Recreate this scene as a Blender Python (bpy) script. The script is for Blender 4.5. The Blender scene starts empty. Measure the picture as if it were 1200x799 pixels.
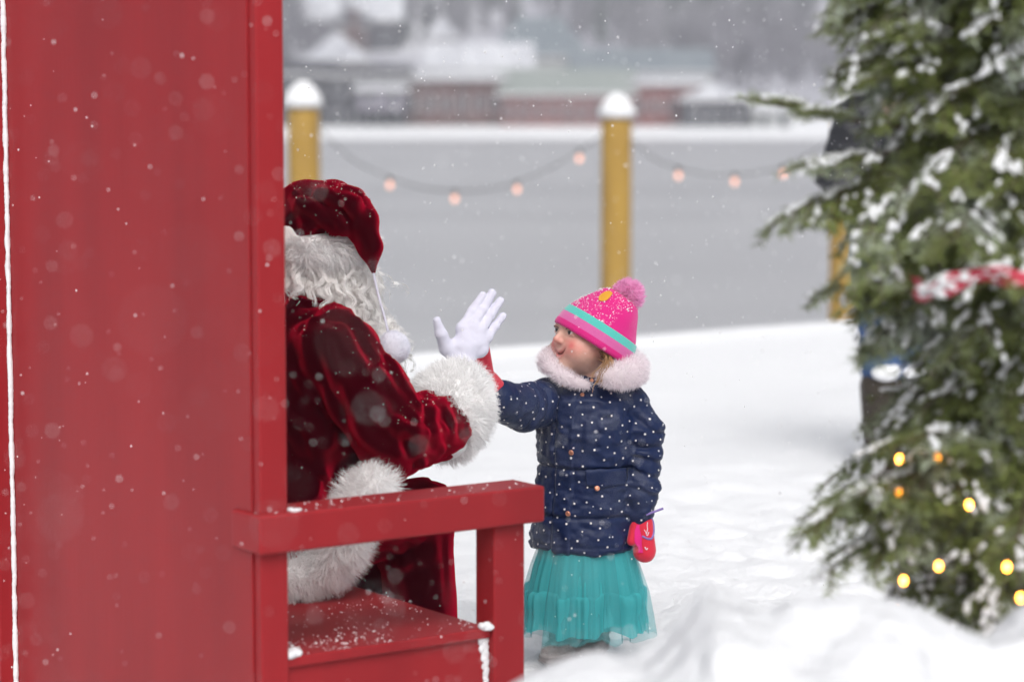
import bpy, bmesh, math, random
import numpy as np
from mathutils import Vector, Matrix

rnd = random.Random(7)
RN = np.random.default_rng(11)
sc = bpy.context.scene
COL = sc.collection

# ------------------------------------------------------------------ camera
FPX = 85.0 / 36.0 * 1200.0          # focal length in photo pixels
CAM_H = 1.40
PITCH = math.atan((399.5 - 130.0) / FPX)
cam_d = bpy.data.cameras.new('camera')
cam = bpy.data.objects.new('camera', cam_d)
COL.objects.link(cam)
cam.location = (0, 0, CAM_H)
cam.rotation_euler = (math.pi / 2 - PITCH, 0, 0)
cam_d.lens = 85.0
cam_d.sensor_width = 36.0
cam_d.sensor_fit = 'HORIZONTAL'
cam_d.clip_start = 0.05
cam_d.clip_end = 4000
cam_d.dof.use_dof = True
cam_d.dof.focus_distance = 5.85
cam_d.dof.aperture_fstop = 2.2
cam_d.dof.aperture_blades = 0
sc.camera = cam

# ------------------------------------------------------------------ world, sun, exposure
SUN_EL, SUN_AZ = math.radians(50), math.radians(172)   # azimuth clockwise from +Y
w = bpy.data.worlds.new('World')
sc.world = w
w.use_nodes = True
nt = w.node_tree
nt.nodes.clear()
sky = nt.nodes.new('ShaderNodeTexSky')
sky.sky_type = 'NISHITA'
sky.sun_disc = False
sky.sun_elevation = SUN_EL
sky.sun_rotation = SUN_AZ
sky.air_density = 1.0
sky.dust_density = 6.0
sky.ozone_density = 1.0
hs = nt.nodes.new('ShaderNodeHueSaturation')
hs.inputs['Saturation'].default_value = 0.22      # overcast: cloud takes most of the blue away
bg = nt.nodes.new('ShaderNodeBackground')
bg.inputs['Strength'].default_value = 0.15
wo = nt.nodes.new('ShaderNodeOutputWorld')
nt.links.new(sky.outputs[0], hs.inputs['Color'])
nt.links.new(hs.outputs[0], bg.inputs['Color'])
nt.links.new(bg.outputs[0], wo.inputs['Surface'])
sun_d = bpy.data.lights.new('sun', 'SUN')
sun_d.energy = 0.7
sun_d.angle = math.radians(35)
sun_d.color = (1.0, 0.97, 0.94)
sun = bpy.data.objects.new('sun', sun_d)
COL.objects.link(sun)
sdir = Vector((math.sin(SUN_AZ) * math.cos(SUN_EL), math.cos(SUN_AZ) * math.cos(SUN_EL), math.sin(SUN_EL)))
sun.rotation_euler = sdir.to_track_quat('Z', 'Y').to_euler()
sun.location = (0, 0, 30)
sc.view_settings.view_transform = 'Standard'
sc.view_settings.look = 'None'
sc.view_settings.gamma = 1.0
sc.view_settings.use_curve_mapping = False
sc.view_settings.exposure = 0.11
sc.render.engine = 'CYCLES'
sc.cycles.use_denoising = True
try:
    sc.cycles.denoiser = 'OPENIMAGEDENOISE'
except Exception:
    pass
sc.cycles.max_bounces = 8
sc.cycles.transparent_max_bounces = 16
sc.cycles.volume_bounces = 1
sc.cycles.sample_clamp_indirect = 6.0

# ------------------------------------------------------------------ helpers: pixels -> places
def V3(*a):
    return np.array(a, float)

def ray(px, py):
    a = (px - 600.0) / FPX
    b = -(py - 399.5) / FPX
    return V3(a, math.cos(PITCH) + b * math.sin(PITCH), -math.sin(PITCH) + b * math.cos(PITCH))

def P(px, py, d):
    r = ray(px, py)
    return V3(0, 0, CAM_H) + r * (d / r[1])

def on_z(px, py, z):
    r = ray(px, py)
    return V3(0, 0, CAM_H) + r * ((z - CAM_H) / r[2])

def RP(rpx, d):                         # pixels -> metres at depth d
    return rpx * d / FPX

def nrm(v):
    v = np.asarray(v, float)
    return v / (np.linalg.norm(v, axis=-1, keepdims=True) + 1e-12)

# ------------------------------------------------------------------ helpers: noise
_perm = RN.permutation(256)
_perm = np.concatenate([_perm, _perm, _perm])
_val = RN.random(256) * 2 - 1

def noise(p, freq=1.0, seed=0.0):
    q = np.asarray(p, float) * freq + seed
    i = np.floor(q).astype(int)
    f = q - i
    f = f * f * f * (f * (f * 6 - 15) + 10)
    i &= 255
    def h(x, y, z):
        return _val[_perm[_perm[_perm[(x & 255)] + (y & 255)] + (z & 255)] & 255]
    x0, y0, z0 = i[..., 0], i[..., 1], i[..., 2]
    x1, y1, z1 = x0 + 1, y0 + 1, z0 + 1
    fx, fy, fz = f[..., 0], f[..., 1], f[..., 2]
    def lp(a, b, t):
        return a + (b - a) * t
    return lp(lp(lp(h(x0, y0, z0), h(x1, y0, z0), fx), lp(h(x0, y1, z0), h(x1, y1, z0), fx), fy),
              lp(lp(h(x0, y0, z1), h(x1, y0, z1), fx), lp(h(x0, y1, z1), h(x1, y1, z1), fx), fy), fz)

def fbm(p, freq=1.0, octv=4, seed=0.0):
    s, a = 0.0, 1.0
    for k in range(octv):
        s = s + a * noise(p, freq * 2 ** k, seed + 17.3 * k)
        a *= 0.5
    return s

# ------------------------------------------------------------------ helpers: signed distance modelling
def grid(lo, hi, h):
    lo, hi = np.asarray(lo, float), np.asarray(hi, float)
    n = np.ceil((hi - lo) / h).astype(int) + 1
    ax = [lo[k] + h * np.arange(n[k]) for k in range(3)]
    G = np.stack(np.meshgrid(*ax, indexing='ij'), -1).astype(np.float32)
    return G, lo, h

def cap(G, a, b, ra, rb):
    a, b = np.asarray(a, np.float32), np.asarray(b, np.float32)
    ba = b - a
    t = np.clip(((G - a) @ ba) / (ba @ ba + 1e-12), 0, 1)
    return np.linalg.norm(G - a - t[..., None] * ba, axis=-1) - (ra + (rb - ra) * t)

def ell(G, c, r, R=None):
    q = G - np.asarray(c, np.float32)
    if R is not None:
        q = q @ np.asarray(R, np.float32)          # columns of R: the ellipsoid's axes
    r = np.asarray(r, np.float32)
    k0 = np.linalg.norm(q / r, axis=-1)
    k1 = np.linalg.norm(q / (r * r), axis=-1) + 1e-9
    return k0 * (k0 - 1) / k1

def smin(a, b, k):
    h = np.clip(0.5 + 0.5 * (b - a) / k, 0, 1)
    return b + (a - b) * h - k * h * (1 - h)

def smax(a, b, k):
    return -smin(-a, -b, k)

def chain(G, pts, rs, k=0.02):
    d = None
    for i in range(len(pts) - 1):
        c = cap(G, pts[i], pts[i + 1], rs[i], rs[i + 1])
        d = c if d is None else smin(d, c, k)
    return d

def nets(D, lo, h):
    """naive surface nets: distance grid -> verts, quads"""
    nx, ny, nz = D.shape
    ins = D < 0
    cnt = np.zeros((nx - 1, ny - 1, nz - 1), np.int8)
    for dx in (0, 1):
        for dy in (0, 1):
            for dz in (0, 1):
                cnt += ins[dx:nx - 1 + dx, dy:ny - 1 + dy, dz:nz - 1 + dz]
    act = (cnt > 0) & (cnt < 8)
    idx = np.argwhere(act)
    vid = -np.ones(act.shape, int)
    vid[act] = np.arange(len(idx))
    acc = np.zeros((len(idx), 3))
    num = np.zeros(len(idx))
    cs = [(0, 0, 0), (1, 0, 0), (0, 1, 0), (1, 1, 0), (0, 0, 1), (1, 0, 1), (0, 1, 1), (1, 1, 1)]
    val = [D[idx[:, 0] + c[0], idx[:, 1] + c[1], idx[:, 2] + c[2]] for c in cs]
    for i in range(8):
        for j in range(i + 1, 8):
            if sum(abs(cs[i][k] - cs[j][k]) for k in range(3)) != 1:
                continue
            a, b = val[i], val[j]
            m = (a < 0) != (b < 0)
            t = np.where(m, a / np.where(m, a - b, 1), 0)[:, None]
            pt = np.array(cs[i]) + t * (np.array(cs[j]) - np.array(cs[i]))
            acc += np.where(m[:, None], pt, 0)
            num += m
    verts = lo + h * (idx + acc / num[:, None])
    quads = []
    for ax in range(3):
        s0 = [slice(None)] * 3
        s1 = [slice(None)] * 3
        s0[ax] = slice(0, -1)
        s1[ax] = slice(1, None)
        a, b = ins[tuple(s0)], ins[tuple(s1)]
        e = np.argwhere(a != b)
        flip = a[tuple(e.T)]
        u, v = (ax + 1) % 3, (ax + 2) % 3
        ok = (e[:, u] > 0) & (e[:, v] > 0) & (e[:, u] < D.shape[u] - 1) & (e[:, v] < D.shape[v] - 1)
        e, flip = e[ok], flip[ok]
        def at(du, dv):
            q = e.copy()
            q[:, u] -= du
            q[:, v] -= dv
            return vid[q[:, 0], q[:, 1], q[:, 2]]
        q = np.stack([at(1, 1), at(0, 1), at(0, 0), at(1, 0)], 1)
        q[~flip] = q[~flip][:, ::-1]
        quads.append(q)
    return verts, np.concatenate(quads)

def vnormals(v, f):
    fn = np.cross(v[f[:, 2]] - v[f[:, 0]], v[f[:, 3 if f.shape[1] == 4 else 1]] - v[f[:, 1 if f.shape[1] == 4 else 0]])
    if f.shape[1] == 3:
        fn = np.cross(v[f[:, 1]] - v[f[:, 0]], v[f[:, 2]] - v[f[:, 0]])
    n = np.zeros_like(v)
    for k in range(f.shape[1]):
        np.add.at(n, f[:, k], fn)
    return nrm(n)

def smooth(v, f, it=1, lam=0.5):
    e = np.concatenate([np.stack([f[:, i], f[:, (i + 1) % f.shape[1]]], 1) for i in range(f.shape[1])])
    for _ in range(it):
        s = np.zeros_like(v)
        c = np.zeros(len(v))
        np.add.at(s, e[:, 0], v[e[:, 1]])
        np.add.at(s, e[:, 1], v[e[:, 0]])
        np.add.at(c, e[:, 0], 1)
        np.add.at(c, e[:, 1], 1)
        v = v + lam * (s / np.maximum(c, 1)[:, None] - v)
    return v

def sample(v, f, n, keep=None):
    """n random points on a mesh with their normals"""
    t = f if f.shape[1] == 3 else np.concatenate([f[:, [0, 1, 2]], f[:, [0, 2, 3]]])
    a, b, c = v[t[:, 0]], v[t[:, 1]], v[t[:, 2]]
    cr = np.cross(b - a, c - a)
    ar = np.linalg.norm(cr, axis=1)
    k = RN.choice(len(t), n, p=ar / ar.sum())
    u, w_ = RN.random(n), RN.random(n)
    m = u + w_ > 1
    u[m], w_[m] = 1 - u[m], 1 - w_[m]
    p = a[k] + (b - a)[k] * u[:, None] + (c - a)[k] * w_[:, None]
    return p, nrm(cr[k])

def strands(p, d0, d1, length, width, seg=3, wave=0.0, taper=0.15):
    """ribbons rooted at p, starting along d0 and bending to d1"""
    n = len(p)
    length = np.broadcast_to(np.asarray(length, float), (n,))
    side = nrm(np.cross(d0, nrm(RN.normal(size=(n, 3)))))
    sd2 = nrm(np.cross(d0, side))
    ph = RN.random(n) * 6.28
    V, pos = [], p.copy()
    for s in range(seg + 1):
        t = s / seg
        wd = width * (1 - t * (1 - taper))
        off = (wave * t * np.sin(ph + t * 7.0))[:, None] * sd2 if wave else 0
        q = pos + off
        V.append(q - side * wd / 2)
        V.append(q + side * wd / 2)
        dd = nrm(d0 * (1 - t) + d1 * t)
        pos = pos + dd * (length / seg)[:, None]
    V = np.stack(V, 1).reshape(-1, 3)
    base = np.arange(n)[:, None] * (2 * (seg + 1))
    F = [np.concatenate([base + 2 * s, base + 2 * s + 1, base + 2 * s + 3, base + 2 * s + 2], 1) for s in range(seg)]
    return V, np.concatenate(F)

def fur(v, f, n, length, width=0.0016, comb=(0, 0, -0.4), spread=0.45, seg=3, wave=0.0, keep=None):
    p, nn = sample(v, f, n)
    if keep is not None:
        m = keep(p)
        p, nn = p[m], nn[m]
    n = len(p)
    # clumping: neighbours lean the same way
    cl = 1.5 * np.stack([noise(p, 42, 3.1), noise(p, 42, 9.7), noise(p, 42, 21.3)], 1)
    d0 = nrm(nn + spread * 0.5 * RN.normal(size=(n, 3)))
    d1 = nrm(nn * 0.75 + np.asarray(comb) + cl * 0.9 + spread * RN.normal(size=(n, 3)))
    L = length * (0.6 + 0.7 * RN.random(n))
    return strands(p - nn * 0.002, d0, d1, L, width, seg, wave)

def tube(pts, rs, n=10, caps=True):
    pts = np.asarray(pts, float)
    rs = np.broadcast_to(np.asarray(rs, float), (len(pts),))
    T = np.gradient(pts, axis=0)
    T = nrm(T)
    up = V3(0, 0, 1) if abs(T[0][2]) < 0.9 else V3(1, 0, 0)
    V = []
    x = nrm(np.cross(up, T[0]))
    for i in range(len(pts)):
        x = nrm(x - T[i] * (x @ T[i]))
        y = np.cross(T[i], x)
        a = np.arange(n) * 2 * math.pi / n
        V.append(pts[i] + rs[i] * (np.cos(a)[:, None] * x + np.sin(a)[:, None] * y))
    V = np.concatenate(V)
    F = []
    for i in range(len(pts) - 1):
        for j in range(n):
            k = (j + 1) % n
            F.append((i * n + j, i * n + k, (i + 1) * n + k, (i + 1) * n + j))
    if caps:
        m = len(V)
        V = np.concatenate([V, pts[:1], pts[-1:]])
        for j in range(n):
            k = (j + 1) % n
            F.append((k, j, m, m))
            F.append(((len(pts) - 1) * n + j, (len(pts) - 1) * n + k, m + 1, m + 1))
    return V, np.array(F)

def spline(pts, n=24):
    pts = np.asarray(pts, float)
    q = np.concatenate([[2 * pts[0] - pts[1]], pts, [2 * pts[-1] - pts[-2]]])
    out = []
    m = len(pts) - 1
    for s in np.linspace(0, m, n):
        i = min(int(s), m - 1)
        t = s - i
        a, b, c, d = q[i], q[i + 1], q[i + 2], q[i + 3]
        out.append(0.5 * ((2 * b) + (c - a) * t + (2 * a - 5 * b + 4 * c - d) * t * t + (3 * b - a - 3 * c + d) * t ** 3))
    return np.array(out)

def join(*parts):
    V, F, o = [], [], 0
    for v, f in parts:
        f = np.asarray(f)
        if f.shape[1] == 3:
            f = np.concatenate([f, f[:, 2:3]], 1)
        V.append(np.asarray(v, float))
        F.append(f + o)
        o += len(v)
    return np.concatenate(V), np.concatenate(F)

_ico = None
def ico(sub=1):
    bm = bmesh.new()
    bmesh.ops.create_icosphere(bm, subdivisions=sub, radius=1.0)
    v = np.array([x.co[:] for x in bm.verts])
    f = np.array([[x.index for x in y.verts] for y in bm.faces])
    bm.free()
    return v, f

def blobs(centres, radii, sub=1, jitter=0.25, axes=None):
    v, f = ico(sub)
    n = len(centres)
    radii = np.asarray(radii, float)
    if radii.ndim == 1:
        radii = np.repeat(radii[:, None], 3, 1)
    jit = 1 + jitter * (RN.random((n, len(v), 1)) * 2 - 1)
    q = v[None] * jit * radii[:, None, :]
    if axes is not None:
        q = np.einsum('nvk,nkj->nvj', q, axes)
    q = q + np.asarray(centres)[:, None, :]
    F = f[None] + (np.arange(n) * len(v))[:, None, None]
    return q.reshape(-1, 3), F.reshape(-1, 3)

# ------------------------------------------------------------------ helpers: objects
def mesh_np(name, v, f, smooth_=True):
    me = bpy.data.meshes.new(name)
    v = np.asarray(v, float)
    f = np.asarray(f)
    if f.shape[1] == 4:
        deg = (f[:, 2] == f[:, 3])
        fl = f[~deg].tolist() + f[deg][:, :3].tolist()
    else:
        fl = f.tolist()
    me.from_pydata(v.tolist(), [], fl)
    if smooth_:
        me.polygons.foreach_set('use_smooth', np.ones(len(me.polygons), bool))
    me.update()
    return me

def tag(o, label=None, cat=None, group=None, kind=None):
    if label: o['label'] = label
    if cat: o['category'] = cat
    if group: o['group'] = group
    if kind: o['kind'] = kind
    return o

def thing(name, label, cat, loc=(0, 0, 0), rotz=0.0, group=None):
    o = bpy.data.objects.new(name, None)
    COL.objects.link(o)
    o.location = tuple(float(x) for x in loc)
    o.rotation_euler = (0, 0, rotz)
    o.empty_display_size = 0.1
    return tag(o, label, cat, group)

def root_of(o):
    while o.parent: o = o.parent
    return o

def part(name, vf, mat, parent, local=False, smooth_=True, label=None, kind=None):
    """mesh given in world coordinates (or local ones) as a child of parent"""
    if isinstance(vf, bpy.types.Mesh):
        me = vf
    else:
        v, f = vf
        v = np.asarray(v, float)
        if parent is not None and not local:
            v = v - np.array(root_of(parent).location)[None]
        me = mesh_np(name, v, f, smooth_)
    o = bpy.data.objects.new(name, me)
    COL.objects.link(o)
    if mat is not None and not len(me.materials):
        me.materials.append(mat)
    if parent is not None:
        o.parent = parent
    return tag(o, label, None, None, kind)

def boxmesh(lo, hi, bev=0.003, seg=2):
    bm = bmesh.new()
    bmesh.ops.create_cube(bm, size=1.0)
    lo, hi = Vector(lo), Vector(hi)
    for v in bm.verts:
        v.co = Vector(((v.co[k] + 0.5) * (hi[k] - lo[k]) + lo[k] for k in range(3)))
    if bev:
        bmesh.ops.bevel(bm, geom=list(bm.edges), offset=bev, segments=seg, profile=0.5, affect='EDGES')
    me = bpy.data.meshes.new('box')
    bm.to_mesh(me)
    bm.free()
    return me

def box(name, lo, hi, mat, parent, bev=0.003, seg=2):
    me = boxmesh(lo, hi, bev, seg)
    me.name = name
    return part(name, me, mat, parent)

# ------------------------------------------------------------------ helpers: materials
def mat(name, base, rough=0.6, **kw):
    m = bpy.data.materials.new(name)
    m.use_nodes = True
    b = m.node_tree.nodes['Principled BSDF']
    b.inputs['Base Color'].default_value = (*base, 1)
    b.inputs['Roughness'].default_value = rough
    for k, v in kw.items():
        k = k.replace('_', ' ')
        b.inputs[k].default_value = (*v, 1) if isinstance(v, tuple) and k != 'Subsurface Radius' else v
    return m

def vary(m, base2, scale=6.0, detail=5.0, lo=0.35, hi=0.65, stretch=(1, 1, 1), coord='Object'):
    """noise between the base colour and a second one"""
    t = m.node_tree
    b = t.nodes['Principled BSDF']
    tc = t.nodes.new('ShaderNodeTexCoord')
    mp = t.nodes.new('ShaderNodeMapping')
    mp.inputs['Scale'].default_value = stretch
    nz = t.nodes.new('ShaderNodeTexNoise')
    nz.inputs['Scale'].default_value = scale
    nz.inputs['Detail'].default_value = detail
    cr = t.nodes.new('ShaderNodeValToRGB')
    c1 = tuple(b.inputs['Base Color'].default_value)
    cr.color_ramp.elements[0].position = lo
    cr.color_ramp.elements[0].color = c1
    cr.color_ramp.elements[1].position = hi
    cr.color_ramp.elements[1].color = (*base2, 1)
    t.links.new(tc.outputs[coord], mp.inputs['Vector'])
    t.links.new(mp.outputs[0], nz.inputs['Vector'])
    t.links.new(nz.outputs['Fac'], cr.inputs['Fac'])
    t.links.new(cr.outputs[0], b.inputs['Base Color'])
    return m

def bump(m, scale=60.0, strength=0.3, dist=0.002, detail=4.0, stretch=(1, 1, 1), kind='noise'):
    t = m.node_tree
    b = t.nodes['Principled BSDF']
    tc = t.nodes.new('ShaderNodeTexCoord')
    mp = t.nodes.new('ShaderNodeMapping')
    mp.inputs['Scale'].default_value = stretch
    if kind == 'noise':
        nz = t.nodes.new('ShaderNodeTexNoise')
        nz.inputs['Detail'].default_value = detail
        out = nz.outputs['Fac']
    else:
        nz = t.nodes.new('ShaderNodeTexVoronoi')
        out = nz.outputs['Distance']
    nz.inputs['Scale'].default_value = scale
    bp = t.nodes.new('ShaderNodeBump')
    bp.inputs['Strength'].default_value = strength
    bp.inputs['Distance'].default_value = dist
    t.links.new(tc.outputs['Object'], mp.inputs['Vector'])
    t.links.new(mp.outputs[0], nz.inputs['Vector'])
    t.links.new(out, bp.inputs['Height'])
    if b.inputs['Normal'].is_linked:
        t.links.new(b.inputs['Normal'].links[0].from_socket, bp.inputs['Normal'])
    t.links.new(bp.outputs[0], b.inputs['Normal'])
    return m

M = {}
M['paint'] = bump(bump(vary(mat('red_paint', (0.335, 0.019, 0.024), 0.48, Specular_IOR_Level=0.20), (0.265, 0.016, 0.021), 5.0, 8, 0.3, 0.7, (1, 1, 0.16)),
             160, 0.22, 0.0012, 3, (1, 1, 0.03)), 5, 0.06, 0.01)
M['bank'] = bump(bump(mat('bank_snow', (0.70, 0.71, 0.735), 0.9), 18, 0.8, 0.05), 45, 0.5, 0.012)
M['snow'] = bump(bump(mat('snow', (0.80, 0.81, 0.83), 0.85), 45, 0.45, 0.012), 260, 0.3, 0.003)
M['snow_ground'] = bump(bump(mat('snow_ground', (0.755, 0.765, 0.785), 0.9), 5, 0.40, 0.06), 40, 0.5, 0.014)
def velvet(name, base, sheen):
    m = bpy.data.materials.new(name)
    m.use_nodes = True
    t = m.node_tree
    t.nodes.clear()
    o = t.nodes.new('ShaderNodeOutputMaterial')
    d = t.nodes.new('ShaderNodeBsdfDiffuse')
    d.inputs[0].default_value = (*base, 1)
    s = t.nodes.new('ShaderNodeBsdfSheen')
    s.distribution = 'ASHIKHMIN'
    s.inputs['Color'].default_value = (*sheen, 1)
    s.inputs['Roughness'].default_value = 0.46
    a = t.nodes.new('ShaderNodeAddShader')
    tc = t.nodes.new('ShaderNodeTexCoord')
    nz = t.nodes.new('ShaderNodeTexNoise')
    nz.inputs['Scale'].default_value = 300
    bp = t.nodes.new('ShaderNodeBump')
    bp.inputs['Strength'].default_value = 0.3
    bp.inputs['Distance'].default_value = 0.0015
    t.links.new(tc.outputs['Object'], nz.inputs['Vector'])
    t.links.new(nz.outputs['Fac'], bp.inputs['Height'])
    t.links.new(bp.outputs[0], d.inputs['Normal'])
    t.links.new(bp.outputs[0], s.inputs['Normal'])
    t.links.new(d.outputs[0], a.inputs[0])
    t.links.new(s.outputs[0], a.inputs[1])
    t.links.new(a.outputs[0], o.inputs[0])
    return m
M['velvet'] = velvet('red_velvet', (0.030, 0.0006, 0.003), (0.48, 0.006, 0.030))
M['fur'] = mat('white_fur', (0.84, 0.83, 0.83), 0.9, Sheen_Weight=0.3, Specular_IOR_Level=0.15)
M['hair'] = mat('white_hair', (0.78, 0.76, 0.74), 0.5, Specular_IOR_Level=0.4)
def soft(name, col, tl=0.45):
    m = bpy.data.materials.new(name)
    m.use_nodes = True
    t = m.node_tree
    t.nodes.clear()
    o = t.nodes.new('ShaderNodeOutputMaterial')
    d = t.nodes.new('ShaderNodeBsdfDiffuse')
    d.inputs[0].default_value = (*col, 1)
    q = t.nodes.new('ShaderNodeBsdfTranslucent')
    q.inputs[0].default_value = (*col, 1)
    mx = t.nodes.new('ShaderNodeMixShader')
    mx.inputs[0].default_value = tl
    t.links.new(d.outputs[0], mx.inputs[1])
    t.links.new(q.outputs[0], mx.inputs[2])
    t.links.new(mx.outputs[0], o.inputs[0])
    return m
M['pom'] = soft('white_pom_fibre', (0.88, 0.88, 0.95), 0.25)
M['fur'] = soft('white_fur_fibre', (0.96, 0.955, 0.955), 0.3)
M['hair'] = soft('white_hair_fibre', (0.96, 0.945, 0.93), 0.3)
M['hair_base'] = mat('white_hair_base', (0.80, 0.78, 0.76), 0.8)  # greyer than the strands: shade between the curls put into the colour
M['fur_base'] = mat('white_fur_base', (0.90, 0.895, 0.895), 0.9)
M['glove'] = bump(mat('white_glove', (0.64, 0.635, 0.75), 0.85, Sheen_Weight=0.15), 900, 0.15, 0.0006)
M['skin'] = mat('skin', (0.62, 0.36, 0.26), 0.5, Subsurface_Weight=0.15, Subsurface_Radius=(0.9, 0.35, 0.2), Subsurface_Scale=0.006)
M['black'] = bump(mat('black_leather', (0.012, 0.012, 0.014), 0.45), 80, 0.3, 0.004)
M['navy'] = bump(mat('navy_nylon', (0.004, 0.0135, 0.060), 0.5, Specular_IOR_Level=0.3), 30, 0.35, 0.012)
M['dot'] = mat('foil_dot', (0.72, 0.68, 0.66), 0.4)
M['copper'] = mat('copper_button', (0.62, 0.27, 0.17), 0.32, Metallic=0.55)
M['pinkfur'] = soft('pale_pink_fur', (0.94, 0.875, 0.905))
M['magenta'] = bump(mat('magenta_knit', (0.62, 0.004, 0.19), 0.85, Sheen_Weight=0.4, Sheen_Tint=(1, .4, .7)), 500, 0.5, 0.002, 2)
M['pink'] = bump(mat('pink_knit', (0.60, 0.10, 0.33), 0.85, Sheen_Weight=0.4), 500, 0.5, 0.002, 2)
M['teal_knit'] = bump(mat('teal_knit', (0.07, 0.48, 0.42), 0.85, Sheen_Weight=0.4), 500, 0.5, 0.002, 2)
M['pompink'] = soft('pink_yarn', (0.93, 0.47, 0.74))
M['patch'] = mat('yellow_patch', (0.62, 0.30, 0.02), 0.8)
M['mitten'] = bump(mat('red_mitten', (0.62, 0.006, 0.035), 0.75, Sheen_Weight=0.3), 300, 0.3, 0.002)
M['mitpink'] = mat('pink_mitten_palm', (0.70, 0.006, 0.20), 0.7)
M['lilac'] = mat('lilac_trim', (0.22, 0.15, 0.42), 0.6)
M['mitwhite'] = mat('white_print', (0.75, 0.62, 0.68), 0.6)
M['boot'] = bump(vary(mat('grey_boot', (0.24, 0.225, 0.225), 0.95, Sheen_Weight=0.3), (0.34, 0.31, 0.31), 30), 150, 0.6, 0.004)
M['blond'] = mat('blond_hair', (0.36, 0.20, 0.09), 0.5)
M['eye_w'] = mat('eye_white', (0.75, 0.73, 0.72), 0.15)
M['iris'] = mat('iris', (0.03, 0.022, 0.02), 0.1)
M['lash'] = mat('eyelash', (0.03, 0.018, 0.012), 0.7)
M['denim'] = bump(mat('blue_denim', (0.03, 0.075, 0.19), 0.85), 300, 0.4, 0.002)
M['jacket'] = bump(mat('black_jacket', (0.012, 0.013, 0.018), 0.5), 25, 0.4, 0.015)
M['brownboot'] = bump(mat('brown_boot', (0.030, 0.022, 0.014), 0.7), 120, 0.4, 0.003)
M['knit_red'] = mat('red_knit', (0.35, 0.02, 0.03), 0.9)
M['knit_grey'] = mat('grey_knit', (0.42, 0.41, 0.42), 0.9)
M['bark'] = bump(vary(mat('bark', (0.07, 0.045, 0.03), 0.9), (0.12, 0.085, 0.06), 14), 40, 0.6, 0.01)
M['pile'] = bump(vary(mat('piling_wood', (0.47, 0.29, 0.055), 0.8), (0.36, 0.215, 0.05), 5.0, 6, 0.3, 0.7, (3, 3, 0.25)), 30, 0.5, 0.01, 4, (3, 3, 0.2))
M['wire'] = mat('dark_wire', (0.02, 0.02, 0.02), 0.6)
M['ribbon'] = vary(mat('red_ribbon', (0.42, 0.012, 0.045), 0.5), (0.55, 0.05, 0.09), 20)

def emis(name, col, s):
    m = mat(name, col, 0.4)
    b = m.node_tree.nodes['Principled BSDF']
    b.inputs['Emission Color'].default_value = (*col, 1)
    b.inputs['Emission Strength'].default_value = s
    return m
M['bulb_warm'] = emis('warm_bulb', (1.0, 0.42, 0.05), 22.0)
M['bulb_dim'] = emis('dim_warm_bulb', (1.0, 0.36, 0.03), 7.0)
M['bulb_festoon'] = emis('festoon_bulb', (1.0, 0.52, 0.38), 1.1)

# ================================================================== SETTING
E0, E1 = on_z(470, 416, 0.03), on_z(970, 380, 0.03)
def edge_y(x):
    return np.clip(E0[1] + (x - E0[0]) * (E1[1] - E0[1]) / (E1[0] - E0[0]), 6.5, 40)

CHILD = P(678, 770, 6.1)

def ground_z(x, y):
    p = np.stack([x, y, np.zeros_like(x)], -1)
    near = np.exp(-(((x + 0.1) / 1.2) ** 2 + ((y - 4.6) / 0.8) ** 2))
    z = -0.09 * near + 0.035 * noise(p, 0.55, 4.0) + 0.012 * noise(p, 2.3, 1.0)
    # trampled patch round the child and along the way she came
    tr = np.exp(-(((x - 0.35) / 0.75) ** 2 + ((y - 6.0) / 1.1) ** 2))
    tr = np.maximum(tr, 0.45 * np.exp(-(((x - 0.9) / 0.9) ** 2 + ((y - 7.6) / 1.6) ** 2)))
    z += tr * (0.040 * noise(p, 6.0, 2.0) + 0.042 * noise(p, 13.0, 5.0))
    z += 0.010 * noise(p, 1.3, 8.0)
    flat = np.exp(-(((x - CHILD[0]) / 0.22) ** 2 + ((y - CHILD[1]) / 0.2) ** 2))
    z = z * np.clip((edge_y(x) - y) / 5.0, 0.15, 1)
    return z * (1 - flat)

def sheet(xs, ys, fz):
    X, Y = np.meshgrid(xs, ys, indexing='ij')
    X, Y, Z = fz(X, Y)
    v = np.stack([X, Y, Z], -1).reshape(-1, 3)
    nx, ny = len(xs), len(ys)
    i, j = np.meshgrid(np.arange(nx - 1), np.arange(ny - 1), indexing='ij')
    a = (i * ny + j).ravel()
    return v, np.stack([a, a + ny, a + ny + 1, a + 1], 1)

def near_ground(X, Y):
    ye = edge_y(X)
    t = np.clip((Y - 10.0) / 6.0, 0, None)
    Yw = np.where(Y < 10, Y * np.minimum(1, np.where(Y > 6, 1, 1)), 10 + t * (ye - 10))
    over = np.clip(t - 1, 0, None)
    lip = 0.05 * np.exp(-((t - 0.985) / 0.05) ** 2)
    Yw = np.where(t > 1, ye + over * 4.0, Yw)
    Z = ground_z(X, Yw) + lip
    Z = np.where(t > 1, Z - 1.9 * np.clip(over / 0.35, 0, 1) ** 0.7, Z)
    Yw = Yw + np.where(t > 0.7, 0.10 * noise(np.stack([X, Y * 0, Y * 0], -1), 0.9, 3), 0)
    return X, Yw, Z
xs = np.concatenate([np.linspace(-60, -3.2, 30), np.arange(-3, 4, 0.035), np.linspace(4.2, 60, 30)])
ys = np.concatenate([np.linspace(-20, 2.9, 24), np.arange(3, 9.5, 0.035), np.arange(9.5, 16.9, 0.12)])
g = part('snow_ground', sheet(xs, ys, near_ground), M['snow_ground'], None)
tag(g, 'trampled white snow covering the waterfront bank', kind='structure')

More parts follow.
